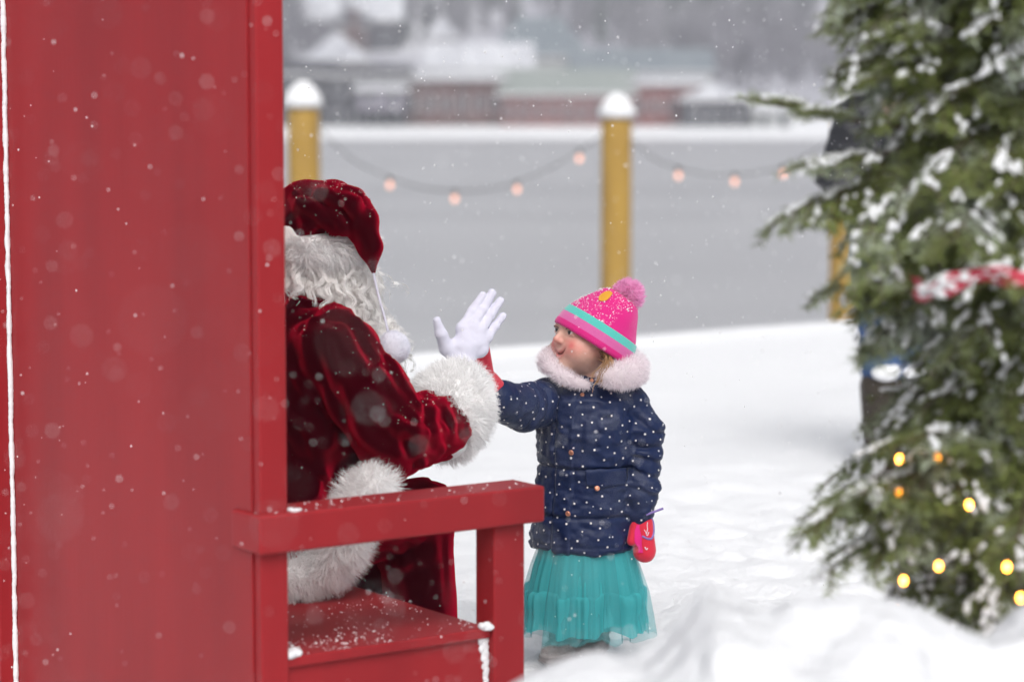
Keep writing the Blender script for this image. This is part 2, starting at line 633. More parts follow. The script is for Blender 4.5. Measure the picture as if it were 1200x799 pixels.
# snow bank ploughed up in front, at the lower right
RIDGE = [(520, 860), (600, 815), (640, 793), (700, 757), (760, 718), (800, 694), (815, 672), (833, 664), (848, 674), (862, 688), (920, 690), (985, 684),
         (1050, 700), (1110, 728), (1150, 748), (1175, 738), (1215, 718), (1300, 700), (1400, 720)]
RD = 3.30
rx = np.array([P(a, b, RD)[0] for a, b in RIDGE])
rz = np.array([P(a, b + 8 + 29 * min(1, max(0, (860 - a) / 150)), RD)[2] for a, b in RIDGE])
_xx = np.linspace(rx[0], rx[-1], 240)
_zz = np.interp(_xx, rx, rz)
_zz = np.convolve(np.pad(_zz, 6, mode='edge'), np.hanning(15)[1:-1] / np.hanning(15).sum(), 'valid')
rx, rz = _xx, _zz
def bank(X, Y):
    p = np.stack([X, Y, np.zeros_like(X)], -1)
    top = np.interp(X, rx, rz, left=-0.2, right=0.0)
    top = np.where(X > rx[-1], rz[-1] - (X - rx[-1]) * 0.5, top)
    top = np.where(X < rx[0], rz[0] - (rx[0] - X) * 0.8, top)
    u = Y - RD - 0.06 * noise(p, 1.4, 6)
    prof = np.where(u > 0, np.exp(-(u / 0.34) ** 2), np.exp(-(u / 0.75) ** 2))
    Z = -0.25 + (top + 0.25) * prof
    Z += prof * (0.030 * noise(p, 5, 1) + 0.036 * noise(p, 10, 2) + 0.03 * np.clip(noise(p, 3.0, 9), 0, 1) * np.clip(np.abs(u) * 3, 0, 1))
    return X, Y, Z
g = part('snow_bank', sheet(np.arange(-0.7, 2.6, 0.025), np.arange(1.3, 4.1, 0.025), bank), M['bank'], None)
tag(g, 'ploughed bank of white snow in front of the fir tree', kind='structure')

# grey slushy water
mw = vary(mat('grey_water', (0.33, 0.33, 0.345), 0.32), (0.44, 0.44, 0.455), 0.07, 7, 0.32, 0.68, (0.22, 1, 1))
bump(mw, 1.2, 0.12, 0.05, 3, (0.6, 1, 1))
g = part('water', sheet(np.linspace(-700, 700, 15), np.linspace(8, 240, 9), lambda X, Y: (X, Y, X * 0 - 1.2)), mw, None)
tag(g, 'still grey water of the harbour', kind='structure')

# far shore and hill
def far_z(X, Y):
    p = np.stack([X, Y, X * 0], -1)
    s = lambda a, b: np.clip((Y - a) / (b - a), 0, 1)
    sm = s(300, 640)
    z = -2.2 + 1.5 * s(221, 232) + 0.5 * s(232, 268) + 1.6 * s(268, 305) + 75 * sm * sm * (3 - 2 * sm)
    z += s(300, 400) * 5 * noise(p, 0.012, 2)
    return X, Y, z
mh = vary(mat('far_hill', (0.74, 0.75, 0.78), 0.9), (0.34, 0.34, 0.385), 0.02, 6, 0.38, 0.55)  # snowy woods, lightened so the colour carries part of the distant haze
g = part('hillside', sheet(np.linspace(-600, 600, 80), np.linspace(300, 900, 45), far_z), mh, None)
tag(g, 'wooded hillside fading into the snowfall', kind='structure')
g = part('far_shore', sheet(np.linspace(-600, 600, 80), np.linspace(215, 300, 36), far_z), M['snow'], None)
tag(g, 'snow covered far shore along the water', kind='structure')

# ------------------------------------------------------------------ buildings across the water (all far out of focus)
def wallmat(name, c, c2):
    return vary(mat(name, c, 0.85), c2, 0.6, 5)
FM = {
    'brick': wallmat('far_brick', (0.20, 0.048, 0.040), (0.14, 0.042, 0.037)),
    'brown': wallmat('far_brown', (0.12, 0.055, 0.050), (0.08, 0.045, 0.042)),
    'dark': wallmat('far_dark', (0.030, 0.030, 0.040), (0.045, 0.045, 0.055)),
    'lilac': wallmat('far_lilac', (0.22, 0.20, 0.25), (0.19, 0.18, 0.22)),
    'pale': wallmat('far_pale', (0.45, 0.46, 0.45), (0.38, 0.40, 0.40)),
    'green': wallmat('far_green_metal', (0.22, 0.25, 0.235), (0.26, 0.29, 0.275)),
    'teal': wallmat('far_teal_roof', (0.12, 0.15, 0.175), (0.17, 0.20, 0.22)),
    'snowroof': wallmat('far_snow_roof', (0.66, 0.675, 0.71), (0.42, 0.43, 0.47)),
    'glass': mat('far_window', (0.03, 0.035, 0.045), 0.15),
    'frame': mat('far_frame', (0.55, 0.55, 0.56), 0.6),
}
def house(name, label, px0, px1, y_eave, y_ridge, y_base, d, wall, roof, dep=10.0, nwin=4, rows=1, axis='x', chim=0):
    a, b = P(px0, y_eave, d), P(px1, y_eave, d)
    x0, x1, ze = a[0], b[0], a[2]
    zr = P(px0, y_ridge, d)[2]
    zb = P(px0, y_base, d)[2] - 0.6
    cx = (x0 + x1) / 2
    t = thing(name, label, 'building', (cx, d + dep / 2, zb))
    L, D2, h, r = (x1 - x0) / 2, dep / 2, ze - zb, zr - zb
    box('wall', (-L, -D2, 0), (L, D2, h), FM[wall], t, 0)
    o = 0.5
    if axis == 'x':      # ridge runs along the picture
        v = [(-L - o, -D2 - o, h), (L + o, -D2 - o, h), (L + o, D2 + o, h), (-L - o, D2 + o, h), (-L - o, 0, r), (L + o, 0, r)]
        f = [(0, 1, 5, 4), (2, 3, 4, 5), (0, 4, 3, 3), (1, 2, 5, 5), (3, 2, 1, 0)]
    elif axis == 'y':
        v = [(-L - o, -D2 - o, h), (L + o, -D2 - o, h), (L + o, D2 + o, h), (-L - o, D2 + o, h), (0, -D2 - o, r), (0, D2 + o, r)]
        f = [(0, 4, 5, 3), (1, 2, 5, 4), (0, 1, 4, 4), (2, 3, 5, 5), (3, 2, 1, 0)]
    else:                # hip
        v = [(-L - o, -D2 - o, h), (L + o, -D2 - o, h), (L + o, D2 + o, h), (-L - o, D2 + o, h), (-L * 0.45, 0, r), (L * 0.45, 0, r)]
        f = [(0, 1, 5, 4), (2, 3, 4, 5), (0, 4, 3, 3), (1, 2, 5, 5), (3, 2, 1, 0)]
    v = np.array(v, float)
    v[:, 2] += 0.02
    rf = part('roof', (v, np.array(f)), FM['snowroof'] if roof == 'snow' else FM[roof], t, local=True, smooth_=False)
    box('fascia', (-L - o, -D2 - o - 0.06, h - 0.25), (L + o, -D2 - o, h + 0.05), FM['frame'], rf, 0)
    if chim:
        box('chimney', (L * 0.4, -0.4, (h + r) / 2), (L * 0.4 + 0.9, 0.5, r + chim), FM['brown'], rf, 0)
    ww, wh = min(1.3, L * 0.8 / max(nwin, 1)), min(1.5, h / rows * 0.45)
    for rr in range(rows):
        for k in range(nwin):
            x = -L + 2 * L * (k + 0.5) / nwin
            z = h * (rr + 0.55) / rows
            wd = box('window', (x - ww / 2 - 0.1, -D2 - 0.06, z - wh / 2 - 0.1), (x + ww / 2 + 0.1, -D2 - 0.002, z + wh / 2 + 0.1), FM['frame'], t, 0)
            box('pane', (x - ww / 2, -D2 - 0.08, z - wh / 2), (x + ww / 2, -D2 - 0.058, z + wh / 2), FM['glass'], wd, 0)
    return t
house('brick_building', 'long low red brick waterfront building with pale green snowy roof', 588, 742, 110, 80, 151, 262, 'brick', 'green', 12, 9)
house('brick_building', 'dark red brick building right of the middle piling', 744, 826, 98, 90, 152, 263, 'brick', 'snow', 10, 5)
house('brown_building', 'low brown building with broad snowy roof across the water', 474, 590, 92, 84, 152, 264, 'brown', 'snow', 10, 6)
house('boat_shed', 'dark grey shed at the right end of the far waterfront', 800, 879, 116, 98, 155, 258, 'dark', 'snow', 9, 3, 1, 'y')
house('dark_house', 'dark grey waterfront house above the left piling', 385, 476, 88, 76, 150, 262, 'dark', 'dark', 10, 4, 2)
house('lilac_cottage', 'small pale lilac cottage in front of the dark houses', 420, 472, 104, 98, 122, 258, 'lilac', 'snow', 6, 2)
house('dark_house', 'dark house at the far left behind the leftmost piling', 250, 384, 86, 70, 150, 264, 'dark', 'dark', 10, 5, 2)
house('snow_roofed_hall', 'hall with wide white snow roof behind the brown building', 500, 622, 80, 48, 110, 300, 'pale', 'snow', 16, 6)
house('teal_roofed_hall', 'tall hall with blue grey hipped roof in the middle of the far shore', 575, 690, 66, 18, 110, 330, 'pale', 'teal', 18, 6, 1, 'hip')
house('blue_roofed_hall', 'long hall with pale blue roof behind the red brick buildings', 672, 835, 84, 56, 110, 318, 'pale', 'teal', 14, 8)
house('hill_house', 'white roofed house on the slope at the left, with brown chimney', 355, 432, 72, 38, 100, 320, 'brown', 'snow', 10, 3, 1, 'y', 3.0)
house('hill_house', 'brown house between white roofs on the left slope', 398, 428, 30, 18, 66, 352, 'brown', 'dark', 8, 2)
house('hill_house', 'house with large bright snow roof at the top left', 352, 468, 24, -16, 60, 372, 'dark', 'snow', 16, 4)
house('hill_house', 'house with snowy gable beside the teal roof', 500, 536, 44, 18, 70, 345, 'lilac', 'snow', 9, 2, 1, 'y')
house('boat_house', 'small white snow covered boat house right of the dark shed', 884, 930, 128, 108, 156, 256, 'pale', 'snow', 8, 2, 1, 'y')

# woods on the hill: one mass of bare trees and dark conifers
def woods(n, conifer, seed):
    R = np.random.default_rng(seed)
    V, F = [], []
    for k in range(n):
        d = R.uniform(335, 560)
        x = R.uniform(-0.30, 0.30) * d
        pxx = 600 + x / d * FPX
        z = far_z(np.array([x]), np.array([d]))[2][0]
        if noise(np.array([[x * 0.02, d * 0.02, 0]]), 1.0, 4.0 + conifer)[0] < (0.15 if conifer else -0.25):
            continue
        hgt = R.uniform(7, 13)
        c = np.array([x, d, z])
        o = len(V)
        if conifer:
            for q in range(5):
                zz, rr = hgt * (0.1 + 0.18 * q), hgt * 0.22 * (1 - q / 5.5)
                o = len(V)
                V.append(c + (0, 0, zz + hgt * 0.28))
                for a in range(6):
                    r2 = rr * R.uniform(0.7, 1.2)
                    V.append(c + (r2 * math.cos(a * 1.047), r2 * math.sin(a * 1.047), zz))
                for a in range(6):
                    F.append((o, o + 1 + a, o + 1 + (a + 1) % 6))
        else:
            for q in range(34):
                a, e = R.uniform(0, 6.28), R.uniform(0.5, 1.4)
                st = c + np.array([0, 0, hgt * R.uniform(0.05, 0.55)]) if q else c
                ln = hgt * (R.uniform(0.3, 0.55) if q else 0.9)
                dr = np.array([math.cos(a) * math.cos(e), math.sin(a) * math.cos(e), math.sin(e)]) if q else V3(0, 0, 1)
                s = 0.30 if q == 0 else 0.16
                o = len(V)
                V += [st + (-s, 0, 0), st + (s, 0, 0), st + dr * ln]
                F.append((o, o + 1, o + 2))
    return np.array(V), np.array(F)
mt = vary(mat('bare_wood', (0.17, 0.165, 0.19), 0.9), (0.24, 0.235, 0.26), 0.05)
g = part('bare_woodland', woods(2600, 0, 5), mt, None, smooth_=False)
tag(g, 'bare grey woodland on the far hillside', kind='stuff')
g = part('conifer_woodland', woods(420, 1, 6), mat('far_conifer', (0.045, 0.06, 0.055), 0.9), None, smooth_=False)
tag(g, 'dark conifer wood on the far hillside', kind='stuff')

# falling-snow haze: one closed box round everything
HZ = boxmesh((-620, -25, -6), (620, 910, 95), 0)
hzm = bpy.data.materials.new('haze')
hzm.use_nodes = True
hn = hzm.node_tree
hn.nodes.clear()
pv = hn.nodes.new('ShaderNodeVolumePrincipled')
pv.inputs['Color'].default_value = (0.84, 0.86, 0.93, 1)
pv.inputs['Density'].default_value = 0.0008
ho = hn.nodes.new('ShaderNodeOutputMaterial')
hn.links.new(pv.outputs[0], ho.inputs['Volume'])
g = part('haze', HZ, hzm, None)
tag(g, 'pale snowy haze over the harbour', kind='stuff')

# ------------------------------------------------------------------ pilings with snow caps
def piling(px0, px1, ytop, d, label, snow_h):
    c = P((px0 + px1) / 2, ytop, d)
    r = RP((px1 - px0) / 2, d)
    base = -2.4
    t = thing('wooden_piling', label, 'piling', (c[0], d, base), 0, 'wooden mooring pilings')
    n, m = 28, 40
    V, F = [], []
    for i in range(m + 1):
        z = (c[2] - base) * i / m
        for j in range(n):
            a = j * 2 * math.pi / n
            p = V3(math.cos(a) * 2 + c[0], math.sin(a) * 2, z * 0.15)
            rr = r * (1.04 - 0.04 * i / m) * (1 + 0.04 * noise(p[None], 1.5)[0])
            V.append((rr * math.cos(a), rr * math.sin(a), z))
    for i in range(m):
        for j in range(n):
            k = (j + 1) % n
            F.append((i * n + j, i * n + k, (i + 1) * n + k, (i + 1) * n + j))
    V.append((0, 0, c[2] - base))
    for j in range(n):
        F.append((m * n + j, m * n + (j + 1) % n, len(V) - 1, len(V) - 1))
    part('shaft', (np.array(V), np.array(F)), M['pile'], t, local=True)
    # snow cap: rounded cone
    prof = [(1.0, 0.0), (1.24, 0.02), (1.26, 0.25), (1.12, 0.45), (0.85, 0.68), (0.5, 0.88), (0.2, 0.98), (0.0, 1.0)]
    V, F = [], []
    for i, (q, h) in enumerate(prof):
        for j in range(n):
            a = j * 2 * math.pi / n
            V.append((r * q * math.cos(a) * (1 + 0.03 * math.sin(3 * a + px0)), r * q * math.sin(a), c[2] - base + 0.002 + h * snow_h))
    for i in range(len(prof) - 1):
        for j in range(n):
            k = (j + 1) % n
            F.append((i * n + j, i * n + k, (i + 1) * n + k, (i + 1) * n + j))
    part('snow_cap', (np.array(V), np.array(F)), M['snow'], t, local=True)
    return c
PD = 23.0
pc1 = piling(337, 374, 127, PD, 'leftmost yellow brown wooden piling above the red hat, capped with snow', RP(32, PD))
pc2 = piling(705, 740, 139, PD, 'middle yellow brown wooden piling capped with snow, above the pink hat', RP(30, PD))
pc3 = piling(975, 1010, 139, PD + 1.5, 'yellow brown wooden piling half hidden behind the fir tree', RP(30, PD))

def festoon(pts, bulbs, d, label):
    t = thing('festoon_lights', label, 'light string', P(*bulbs[0], d))
    W = spline([P(a, b, d) for a, b in pts], 40)
    part('wire', tube(W, 0.006, 6), M['wire'], t)
    for a, b in bulbs:
        c = P(a, b, d)
        sv, sf = ico(2)
        sv = sv * np.array([0.027, 0.027, 0.035])
        k = part('bulb', (sv + c, sf), M['bulb_festoon'], t)
        part('socket', tube([c + (0, 0, 0.04), c + (0, 0, 0.085)], 0.022, 8), M['wire'], k)
festoon([(374, 150), (410, 185), (457, 208), (495, 220), (533, 224), (570, 222), (606, 213), (645, 197), (679, 177), (705, 160)],
        [(457, 217), (533, 233), (606, 222), (679, 186)], PD - 0.1, 'string of glowing bulbs sagging between left and middle pilings')
festoon([(740, 165), (765, 185), (795, 197), (830, 205), (861, 205), (890, 202), (918, 195), (950, 180), (973, 165), (985, 158)],
        [(795, 206), (861, 213), (918, 204), (973, 175)], PD - 0.1, 'string of glowing bulbs between middle piling and the fir tree')

# ================================================================== THE RED CHAIR
CA = math.radians(35)                    # chair faces right and away
CF, CL = V3(math.cos(CA), math.sin(CA), 0), V3(-math.sin(CA), math.cos(CA), 0)
C0 = P(305, 600, 4.7)
C0[2] = 0
def chair_hit(px, py, t):
    """where a pixel's ray meets the vertical plane t = const of the chair: (s, z)"""
    r = ray(px, py)
    o = V3(0, 0, CAM_H)
    k = (t - (o - C0) @ CL) / (r @ CL)
    q = o + r * k
    return (q - C0) @ CF, q[2]
def CW(s, t, z):
    return C0 + CF * s + CL * t + V3(0, 0, z)
RT = -0.022                              # the rail stands proud of the posts
zt = (chair_hit(340, 602, RT)[1] + chair_hit(635, 569, RT)[1]) / 2
zb = (chair_hit(340, 648, RT)[1] + chair_hit(610, 614, RT)[1]) / 2
s_end = chair_hit(639, 590, RT)[0]
s_f0, s_f1 = chair_hit(579, 680, 0)[0], chair_hit(615, 680, 0)[0]
z_seat = (chair_hit(345, 769, 0.01)[1] + chair_hit(570, 736, 0.01)[1]) / 2
s_post = chair_hit(336.5, 500, 0)[0]
GZ = -0.12
W_CH = 1.235                             # full width
HB = 2.02
print('chair: rail', zt, zb, 's_end', s_end, 'front post', s_f0, s_f1, 'seat', z_seat, 'post', s_post)
ch = thing('throne_chair', 'large red painted wooden throne with tall panelled back and flat armrests', 'chair', C0, CA)
pt = M['paint']
for t0 in (0.0, W_CH - 0.075):
    box('back_post', (0, t0, GZ), (s_post, t0 + 0.075, HB), pt, ch, 0.004)
bpn = box('back_panel', (0.012, 0.0755, GZ + 0.06), (s_post - 0.02, W_CH - 0.0755, HB - 0.02), pt, ch, 0.002)
# boards on the back of the frame: stiles left and right, the wide sheet between them
sh = box('back_sheet', (-0.0045, 0.027, GZ + 0.02), (-0.001, W_CH - 0.035, HB - 0.01), pt, ch, 0.003)
box('stile', (-0.046, W_CH - 0.045, GZ), (-0.005, W_CH + 0.03, HB), pt, ch, 0.003)
box('top_rail', (-0.03, -0.02, HB + 0.001), (s_post + 0.02, W_CH + 0.02, HB + 0.06), pt, ch, 0.004)
for side in (0, 1):
    f = (lambda a, b: (a, b)) if side == 0 else (lambda a, b: (W_CH - b, W_CH - a))
    a, b = f(RT, 0.095)
    ar = box('armrest', (-0.014 if side == 0 else 0.001, a, zb), (s_end, b, zt), pt, ch, 0.006, 3)
    a, b = f(0.0, 0.070)
    box('front_post', (s_f0, a, GZ), (s_f1, b, zb - 0.001), pt, ch, 0.004)
    a, b = f(0.022, 0.045)
    box('side_apron', (s_post + 0.001, a, GZ + 0.02), (s_f0 - 0.004, b, z_seat - 0.0225), pt, ch, 0.002)
box('seat', (s_post + 0.001, 0.010, z_seat - 0.022), (s_f0 - 0.001, W_CH - 0.010, z_seat), pt, ch, 0.004)
box('front_apron', (s_f0 - 0.034, 0.071, GZ + 0.02), (s_f0 - 0.012, W_CH - 0.071, z_seat - 0.0225), pt, ch, 0.002)
# snow caught on the chair
def snowlump(cs, rs, parent, name='snow_patch', sub=2, jit=0.10):
    v, f = blobs(np.array(cs), np.array(rs), sub, jit)
    return part(name, (v, f), M['snow'], parent, local=True, kind='stuff')
zs_ = np.linspace(GZ + 0.1, HB - 0.1, 500)      # thin line of snow in the joint beside the left stile
ln_ = np.stack([np.full(500, -0.010), W_CH - 0.050 + 0.002 * noise(np.stack([zs_ * 0, zs_ * 0, zs_], 1), 30), zs_], 1)
part('snow_line', tube(ln_, 0.0062 + 0.0012 * noise(np.stack([zs_, zs_ * 0, zs_], 1), 30) + 0.0008 * noise(np.stack([zs_, zs_ * 0, zs_], 1), 160), 8), M['snow'], ch, local=True, kind='stuff')
cs, rs = [], []
for k in range(16):                      # clump in the corner of seat and front post, with a run below it
    cs.append((s_f0 - 0.004 - 0.022 * rnd.random(), 0.004 + 0.02 * rnd.random(), z_seat + 0.008 * rnd.random()))
    q = 0.005 + 0.006 * rnd.random()
    rs.append((q, q, q * 0.8))
for k in range(46):
    z = z_seat - 0.024 - 0.105 * (k / 45.0)
    wd = 0.016 * (1 - k / 50.0)
    cs.append((s_f0 - 0.006 - wd * rnd.random(), 0.017 + 0.004 * rnd.random(), z))
    q = 0.0045 + 0.004 * rnd.random() * (1 - k / 60)
    rs.append((q, 0.004, q * 1.3))
snowlump(cs, rs, ch)
cs, rs = [], []
for k in range(30):                      # lump by the back post
    cs.append((s_post + 0.004 + 0.03 * rnd.random(), 0.014 + 0.035 * rnd.random(), z_seat + 0.004))
    q = 0.006 + 0.008 * rnd.random()
    rs.append((q, q, q * 0.7))
snowlump(cs, rs, ch)
cs, rs = [], []
for k in range(520):                     # grains strewn over the seat, most near the outer edge
    s_, t_ = s_post + (s_f0 - s_post) * rnd.random(), 0.015 + 0.40 * rnd.random() ** 1.3
    if noise(np.array([[s_ * 9, t_ * 16, 0]]))[0] < -0.05 and rnd.random() < 0.8: continue
    cs.append((s_, t_, z_seat + 0.0006))
    q = 0.0007 + 0.0016 * rnd.random() ** 2
    rs.append((q, q, q * 0.8))
for k in range(45):
    cs.append((s_post + 0.03 + 0.25 * rnd.random(), 0.05 + 0.09 * rnd.random(), z_seat + 0.0008))
    q = 0.0012 + 0.0018 * rnd.random() ** 2
    rs.append((q * 1.8, q, q * 0.6))
for k in range(70):                     # and a few on the armrest
    cs.append((s_end * rnd.random() ** 1.4, RT + 0.006 + 0.10 * rnd.random(), zt + 0.0005))
    q = 0.0008 + 0.0022 * rnd.random() ** 2
    rs.append((q, q, q * 0.8))
for k in range(14):
    cs.append((s_post + 0.006 + 0.018 * rnd.random(), RT + 0.01 + 0.03 * rnd.random(), zt + 0.002))
    q = 0.004 + 0.005 * rnd.random()
    rs.append((q, q, q * 0.6))
snowlump(cs, rs, ch, 'snow_grains', 1)

# ================================================================== PEOPLE
def frame(fwd, up=(0, 0, 1)):
    """columns: right-hand side of the wearer (-x of face), forward, up"""
    f = nrm(V3(*fwd))
    u = nrm(V3(*up) - f * (V3(*up) @ f))
    r = np.cross(f, u)
    return np.stack([r, f, u], 1)

def head_sdf(G, c, R, s=1.0, child=True, smile=True):
    """head with a face; G world grid, c centre between the ears, R frame, s scale"""
    q = ((G - np.asarray(c, np.float32)) @ R.astype(np.float32)) / s
    cr = ell(q, (0, -0.014, 0.030), (0.071, 0.088, 0.082))
    jaw = ell(q, (0, 0.020, -0.028), (0.059, 0.056, 0.062))
    d = smin(cr, jaw, 0.035)
    ax = np.abs(q[..., 0:1])
    qm = np.concatenate([ax, q[..., 1:]], -1)              # mirrored
    if child:
        d = smin(d, ell(qm, (0.034, 0.042, -0.032), (0.029, 0.031, 0.029)), 0.02)   # cheek
        d = smin(d, ell(q, (0, 0.056, -0.072), (0.021, 0.016, 0.014)), 0.02)        # chin
    else:
        d = smin(d, ell(q, (0, 0.056, -0.078), (0.022, 0.016, 0.016)), 0.02)
    d = smin(d, ell(q, (0, 0.060, 0.040), (0.050, 0.022, 0.026)), 0.02)              # forehead
    d = smax(d, -ell(qm, (0.030, 0.092, 0.006), (0.019, 0.018, 0.011)), 0.012)       # eye sockets
    ns = 1.0 if child else 1.25
    d = smin(d, cap(q, (0, 0.073, 0.006), (0, 0.082 + 0.006 * ns, -0.014 if child else -0.020), 0.0055, 0.0078 * ns), 0.009)
    d = smin(d, ell(qm, (0.0078, 0.077, -0.018), (0.0055, 0.007, 0.005)), 0.006)      # nostrils
    # upper lip, mouth crease, lower lip (corners lifted)
    lift = 2.2 * ax[..., 0] ** 2 * (9 if smile else 0)
    qz = q.copy()
    qz[..., 2] = q[..., 2] - lift
    qz[..., 1] = q[..., 1] + 9.0 * ax[..., 0] ** 2
    d = smin(d, ell(qz, (0, 0.0695, -0.0405), (0.027, 0.008, 0.0045)), 0.006)
    d = smin(d, ell(qz, (0, 0.0685, -0.0535), (0.023, 0.008, 0.0050)), 0.006)
    d = smax(d, -ell(qz, (0, 0.0795, -0.0468), (0.028, 0.011, 0.0020)), 0.003)
    # eyelids
    d = smin(d, cap(qm, (0.017, 0.0715, 0.0120), (0.030, 0.0755, 0.0155), 0.0035, 0.0040), 0.004)
    d = smin(d, cap(qm, (0.030, 0.0755, 0.0155), (0.043, 0.066, 0.0115), 0.0040, 0.0032), 0.004)
    d = smin(d, cap(qm, (0.018, 0.0715, 0.0025), (0.040, 0.069, 0.0020), 0.0038, 0.0038), 0.004)
    # ears
    e = ell(qm, (0.072, -0.012, -0.004), (0.009, 0.017, 0.027))
    e = smax(e, -ell(qm, (0.082, -0.008, 0.000), (0.006, 0.009, 0.016)), 0.004)
    d = smin(d, e, 0.006)
    return d * s

def head_colours(me, c, R, s, skin, lip, cheek, brow):
    """skin colour as a colour attribute: lips with painted crease shade, ruddy cheeks and nose, brows"""
    v = np.empty(len(me.vertices) * 3)
    me.vertices.foreach_get('co', v)
    q = ((v.reshape(-1, 3) - c) @ R) / s
    ax = np.abs(q[:, 0])
    col = np.tile(np.array(skin), (len(q), 1))
    def mixc(w_, cc):
        nonlocal col
        w_ = np.clip(w_, 0, 1)[:, None]
        col = col * (1 - w_) + np.array(cc) * w_
    front = q[:, 1] > 0.0
    mixc((0.9 + 0.35 * noise(q, 90, 3)) * np.exp(-(((ax - 0.041) / 0.023) ** 2 + ((q[:, 2] + 0.026) / 0.021) ** 2)) * front, cheek)
    col = col * (1 + 0.045 * noise(q, 120, 5) + 0.04 * noise(q, 260, 8))[:, None]
    mixc(0.55 * np.exp(-((ax / 0.014) ** 2 + ((q[:, 2] + 0.016) / 0.012) ** 2)) * (q[:, 1] > 0.075), cheek)
    z2 = q[:, 2] - 2.2 * 9 * ax ** 2
    mixc(1.1 * np.exp(-((ax / 0.025) ** 4 + ((z2 + 0.047) / 0.0100) ** 4)) * (q[:, 1] > 0.045), lip)
    mixc(0.75 * np.exp(-((ax / 0.026) ** 4 + ((z2 + 0.0468) / 0.0020) ** 4)) * (q[:, 1] > 0.045), np.array(lip) * 0.3)  # shade of the mouth crease, painted as a dark lip tone
    mixc(0.7 * np.exp(-(((ax - 0.031) / 0.014) ** 4 + ((q[:, 2] - 0.0300 + 10 * (ax - 0.030) ** 2) / 0.0034) ** 2)) * front, brow)
    a = me.color_attributes.new('tint', 'FLOAT_COLOR', 'POINT')
    a.data.foreach_set('color', np.concatenate([col, np.ones((len(col), 1))], 1).ravel())

def skin_mat(name):
    m = mat(name, (0.6, 0.36, 0.27), 0.45, Subsurface_Weight=0.12, Subsurface_Radius=(0.9, 0.35, 0.2), Subsurface_Scale=0.005)
    t = m.node_tree
    n = t.nodes.new('ShaderNodeVertexColor')
    n.layer_name = 'tint'
    t.links.new(n.outputs[0], t.nodes['Principled BSDF'].inputs['Base Color'])
    return bump(m, 350, 0.08, 0.001)
M['face'] = skin_mat('face_skin')

def eyes(c, R, s, parent):
    for sx in (-1, 1):
        e = c + R @ (V3(sx * 0.0295, 0.0625, 0.0065) * s)
        v, f = ico(3)
        o = part('eye', (v * 0.0125 * s + e, f), M['eye_w'], parent)
        gaze = nrm(R @ V3(0.0, 1, 0.06))
        X = frame(gaze)
        v, f = ico(3)
        part('iris', ((v * np.array([0.0060, 0.0024, 0.0060]) * s) @ X.T + e + gaze * 0.0112 * s, f), M['iris'], o)
        pts = [c + R @ (V3(sx * a, b, z) * s) for a, b, z in ((0.016, 0.0745, 0.0105), (0.023, 0.0795, 0.0140), (0.031, 0.0805, 0.0148), (0.038, 0.0765, 0.0132), (0.045, 0.068, 0.0095))]
        part('eyelash', tube(spline(pts, 12), 0.0010 * s, 6), M['lash'], o)

# ------------------------------------------------------------------ adult in the red velvet suit
SF_A = math.radians(48)
SF, SR = V3(math.sin(SF_A), math.cos(SF_A), 0), V3(math.cos(SF_A), -math.sin(SF_A), 0)
UP = V3(0, 0, 1)
hip = CW(0.36, 0.74, z_seat + 0.135)
neck = P(350, 350, 5.56)
chest = hip * 0.35 + neck * 0.65 + SF * 0.03
shR, shL = P(392, 411, 5.42), None
shL = neck + (neck - shR) * np.array([0.9, 0.9, 0]) + V3(0, 0, shR[2] - neck[2])
elR = P(462, 512, 5.36)
wrR = P(541, 440, 5.66)
slR = P(509, 503, 5.50)                            # end of the velvet sleeve
headc = P(372, 285, 5.60)
HR = frame(SF + V3(0.10, -0.05, -0.10))
kneeR = hip + SR * 0.11 + SF * 0.43 - UP * 0.020
kneeL = hip - SR * 0.17 + SF * 0.46 + UP * 0.02
hipR, hipL = hip + SR * 0.10, hip - SR * 0.10
ankR, ankL = kneeR + SF * 0.03 + UP * (-0.40), kneeL + SF * 0.06 + UP * (-0.40)
elL = shL - SR * 0.10 + SF * 0.10 - UP * 0.25
wrL = kneeL + UP * 0.12 - SF * 0.10 + SR * 0.05
print('adult: hip', hip, 'neck', neck, 'shoulder', shR, 'upper arm', np.linalg.norm(shR - elR), 'forearm', np.linalg.norm(elR - wrR), 'torso', neck - hip)

santa = thing('person', 'adult seen from behind in dark red velvet suit with white fur, seated, raising white glove', 'person', CW(0.36, 0.74, z_seat))
# body (nearly all of it is under the clothes)
G, lo, h = grid(np.minimum.reduce([hip, ankR, ankL, wrL, shL]) - 0.25, np.maximum.reduce([wrR, headc + 0.15, ankR, kneeR]) + 0.2, 0.014)
D = chain(G, [hip, chest, neck], [0.14, 0.14, 0.075], 0.06)
D = smin(D, cap(G, shL, shR, 0.06, 0.06), 0.06)
D = smin(D, chain(G, [shR, elR, wrR], [0.05, 0.042, 0.028], 0.02), 0.03)
D = smin(D, chain(G, [shL, elL, wrL], [0.05, 0.042, 0.028], 0.02), 0.03)
D = smin(D, chain(G, [hipR, kneeR, ankR], [0.075, 0.055, 0.04], 0.02), 0.04)
D = smin(D, chain(G, [hipL, kneeL, ankL], [0.075, 0.055, 0.04], 0.02), 0.04)
D = smin(D, cap(G, neck - UP * 0.02, headc - UP * 0.04, 0.055, 0.055), 0.03)
bv, bf = nets(D, lo, h)
G, lo, h = grid(headc - 0.15, headc + 0.16, 0.004)
D = smin(head_sdf(G, headc, HR, 1.08, False, False), cap(G, neck, headc - UP * 0.05, 0.055, 0.055), 0.02)
hv, hf = nets(D, lo, h)
body = part('body', join((bv, bf), (hv, hf)), M['face'], santa)
head_colours(body.data, headc - np.array(santa.location), HR, 1.08, (0.58, 0.33, 0.24), (0.42, 0.14, 0.12), (0.58, 0.19, 0.15), (0.7, 0.68, 0.66))
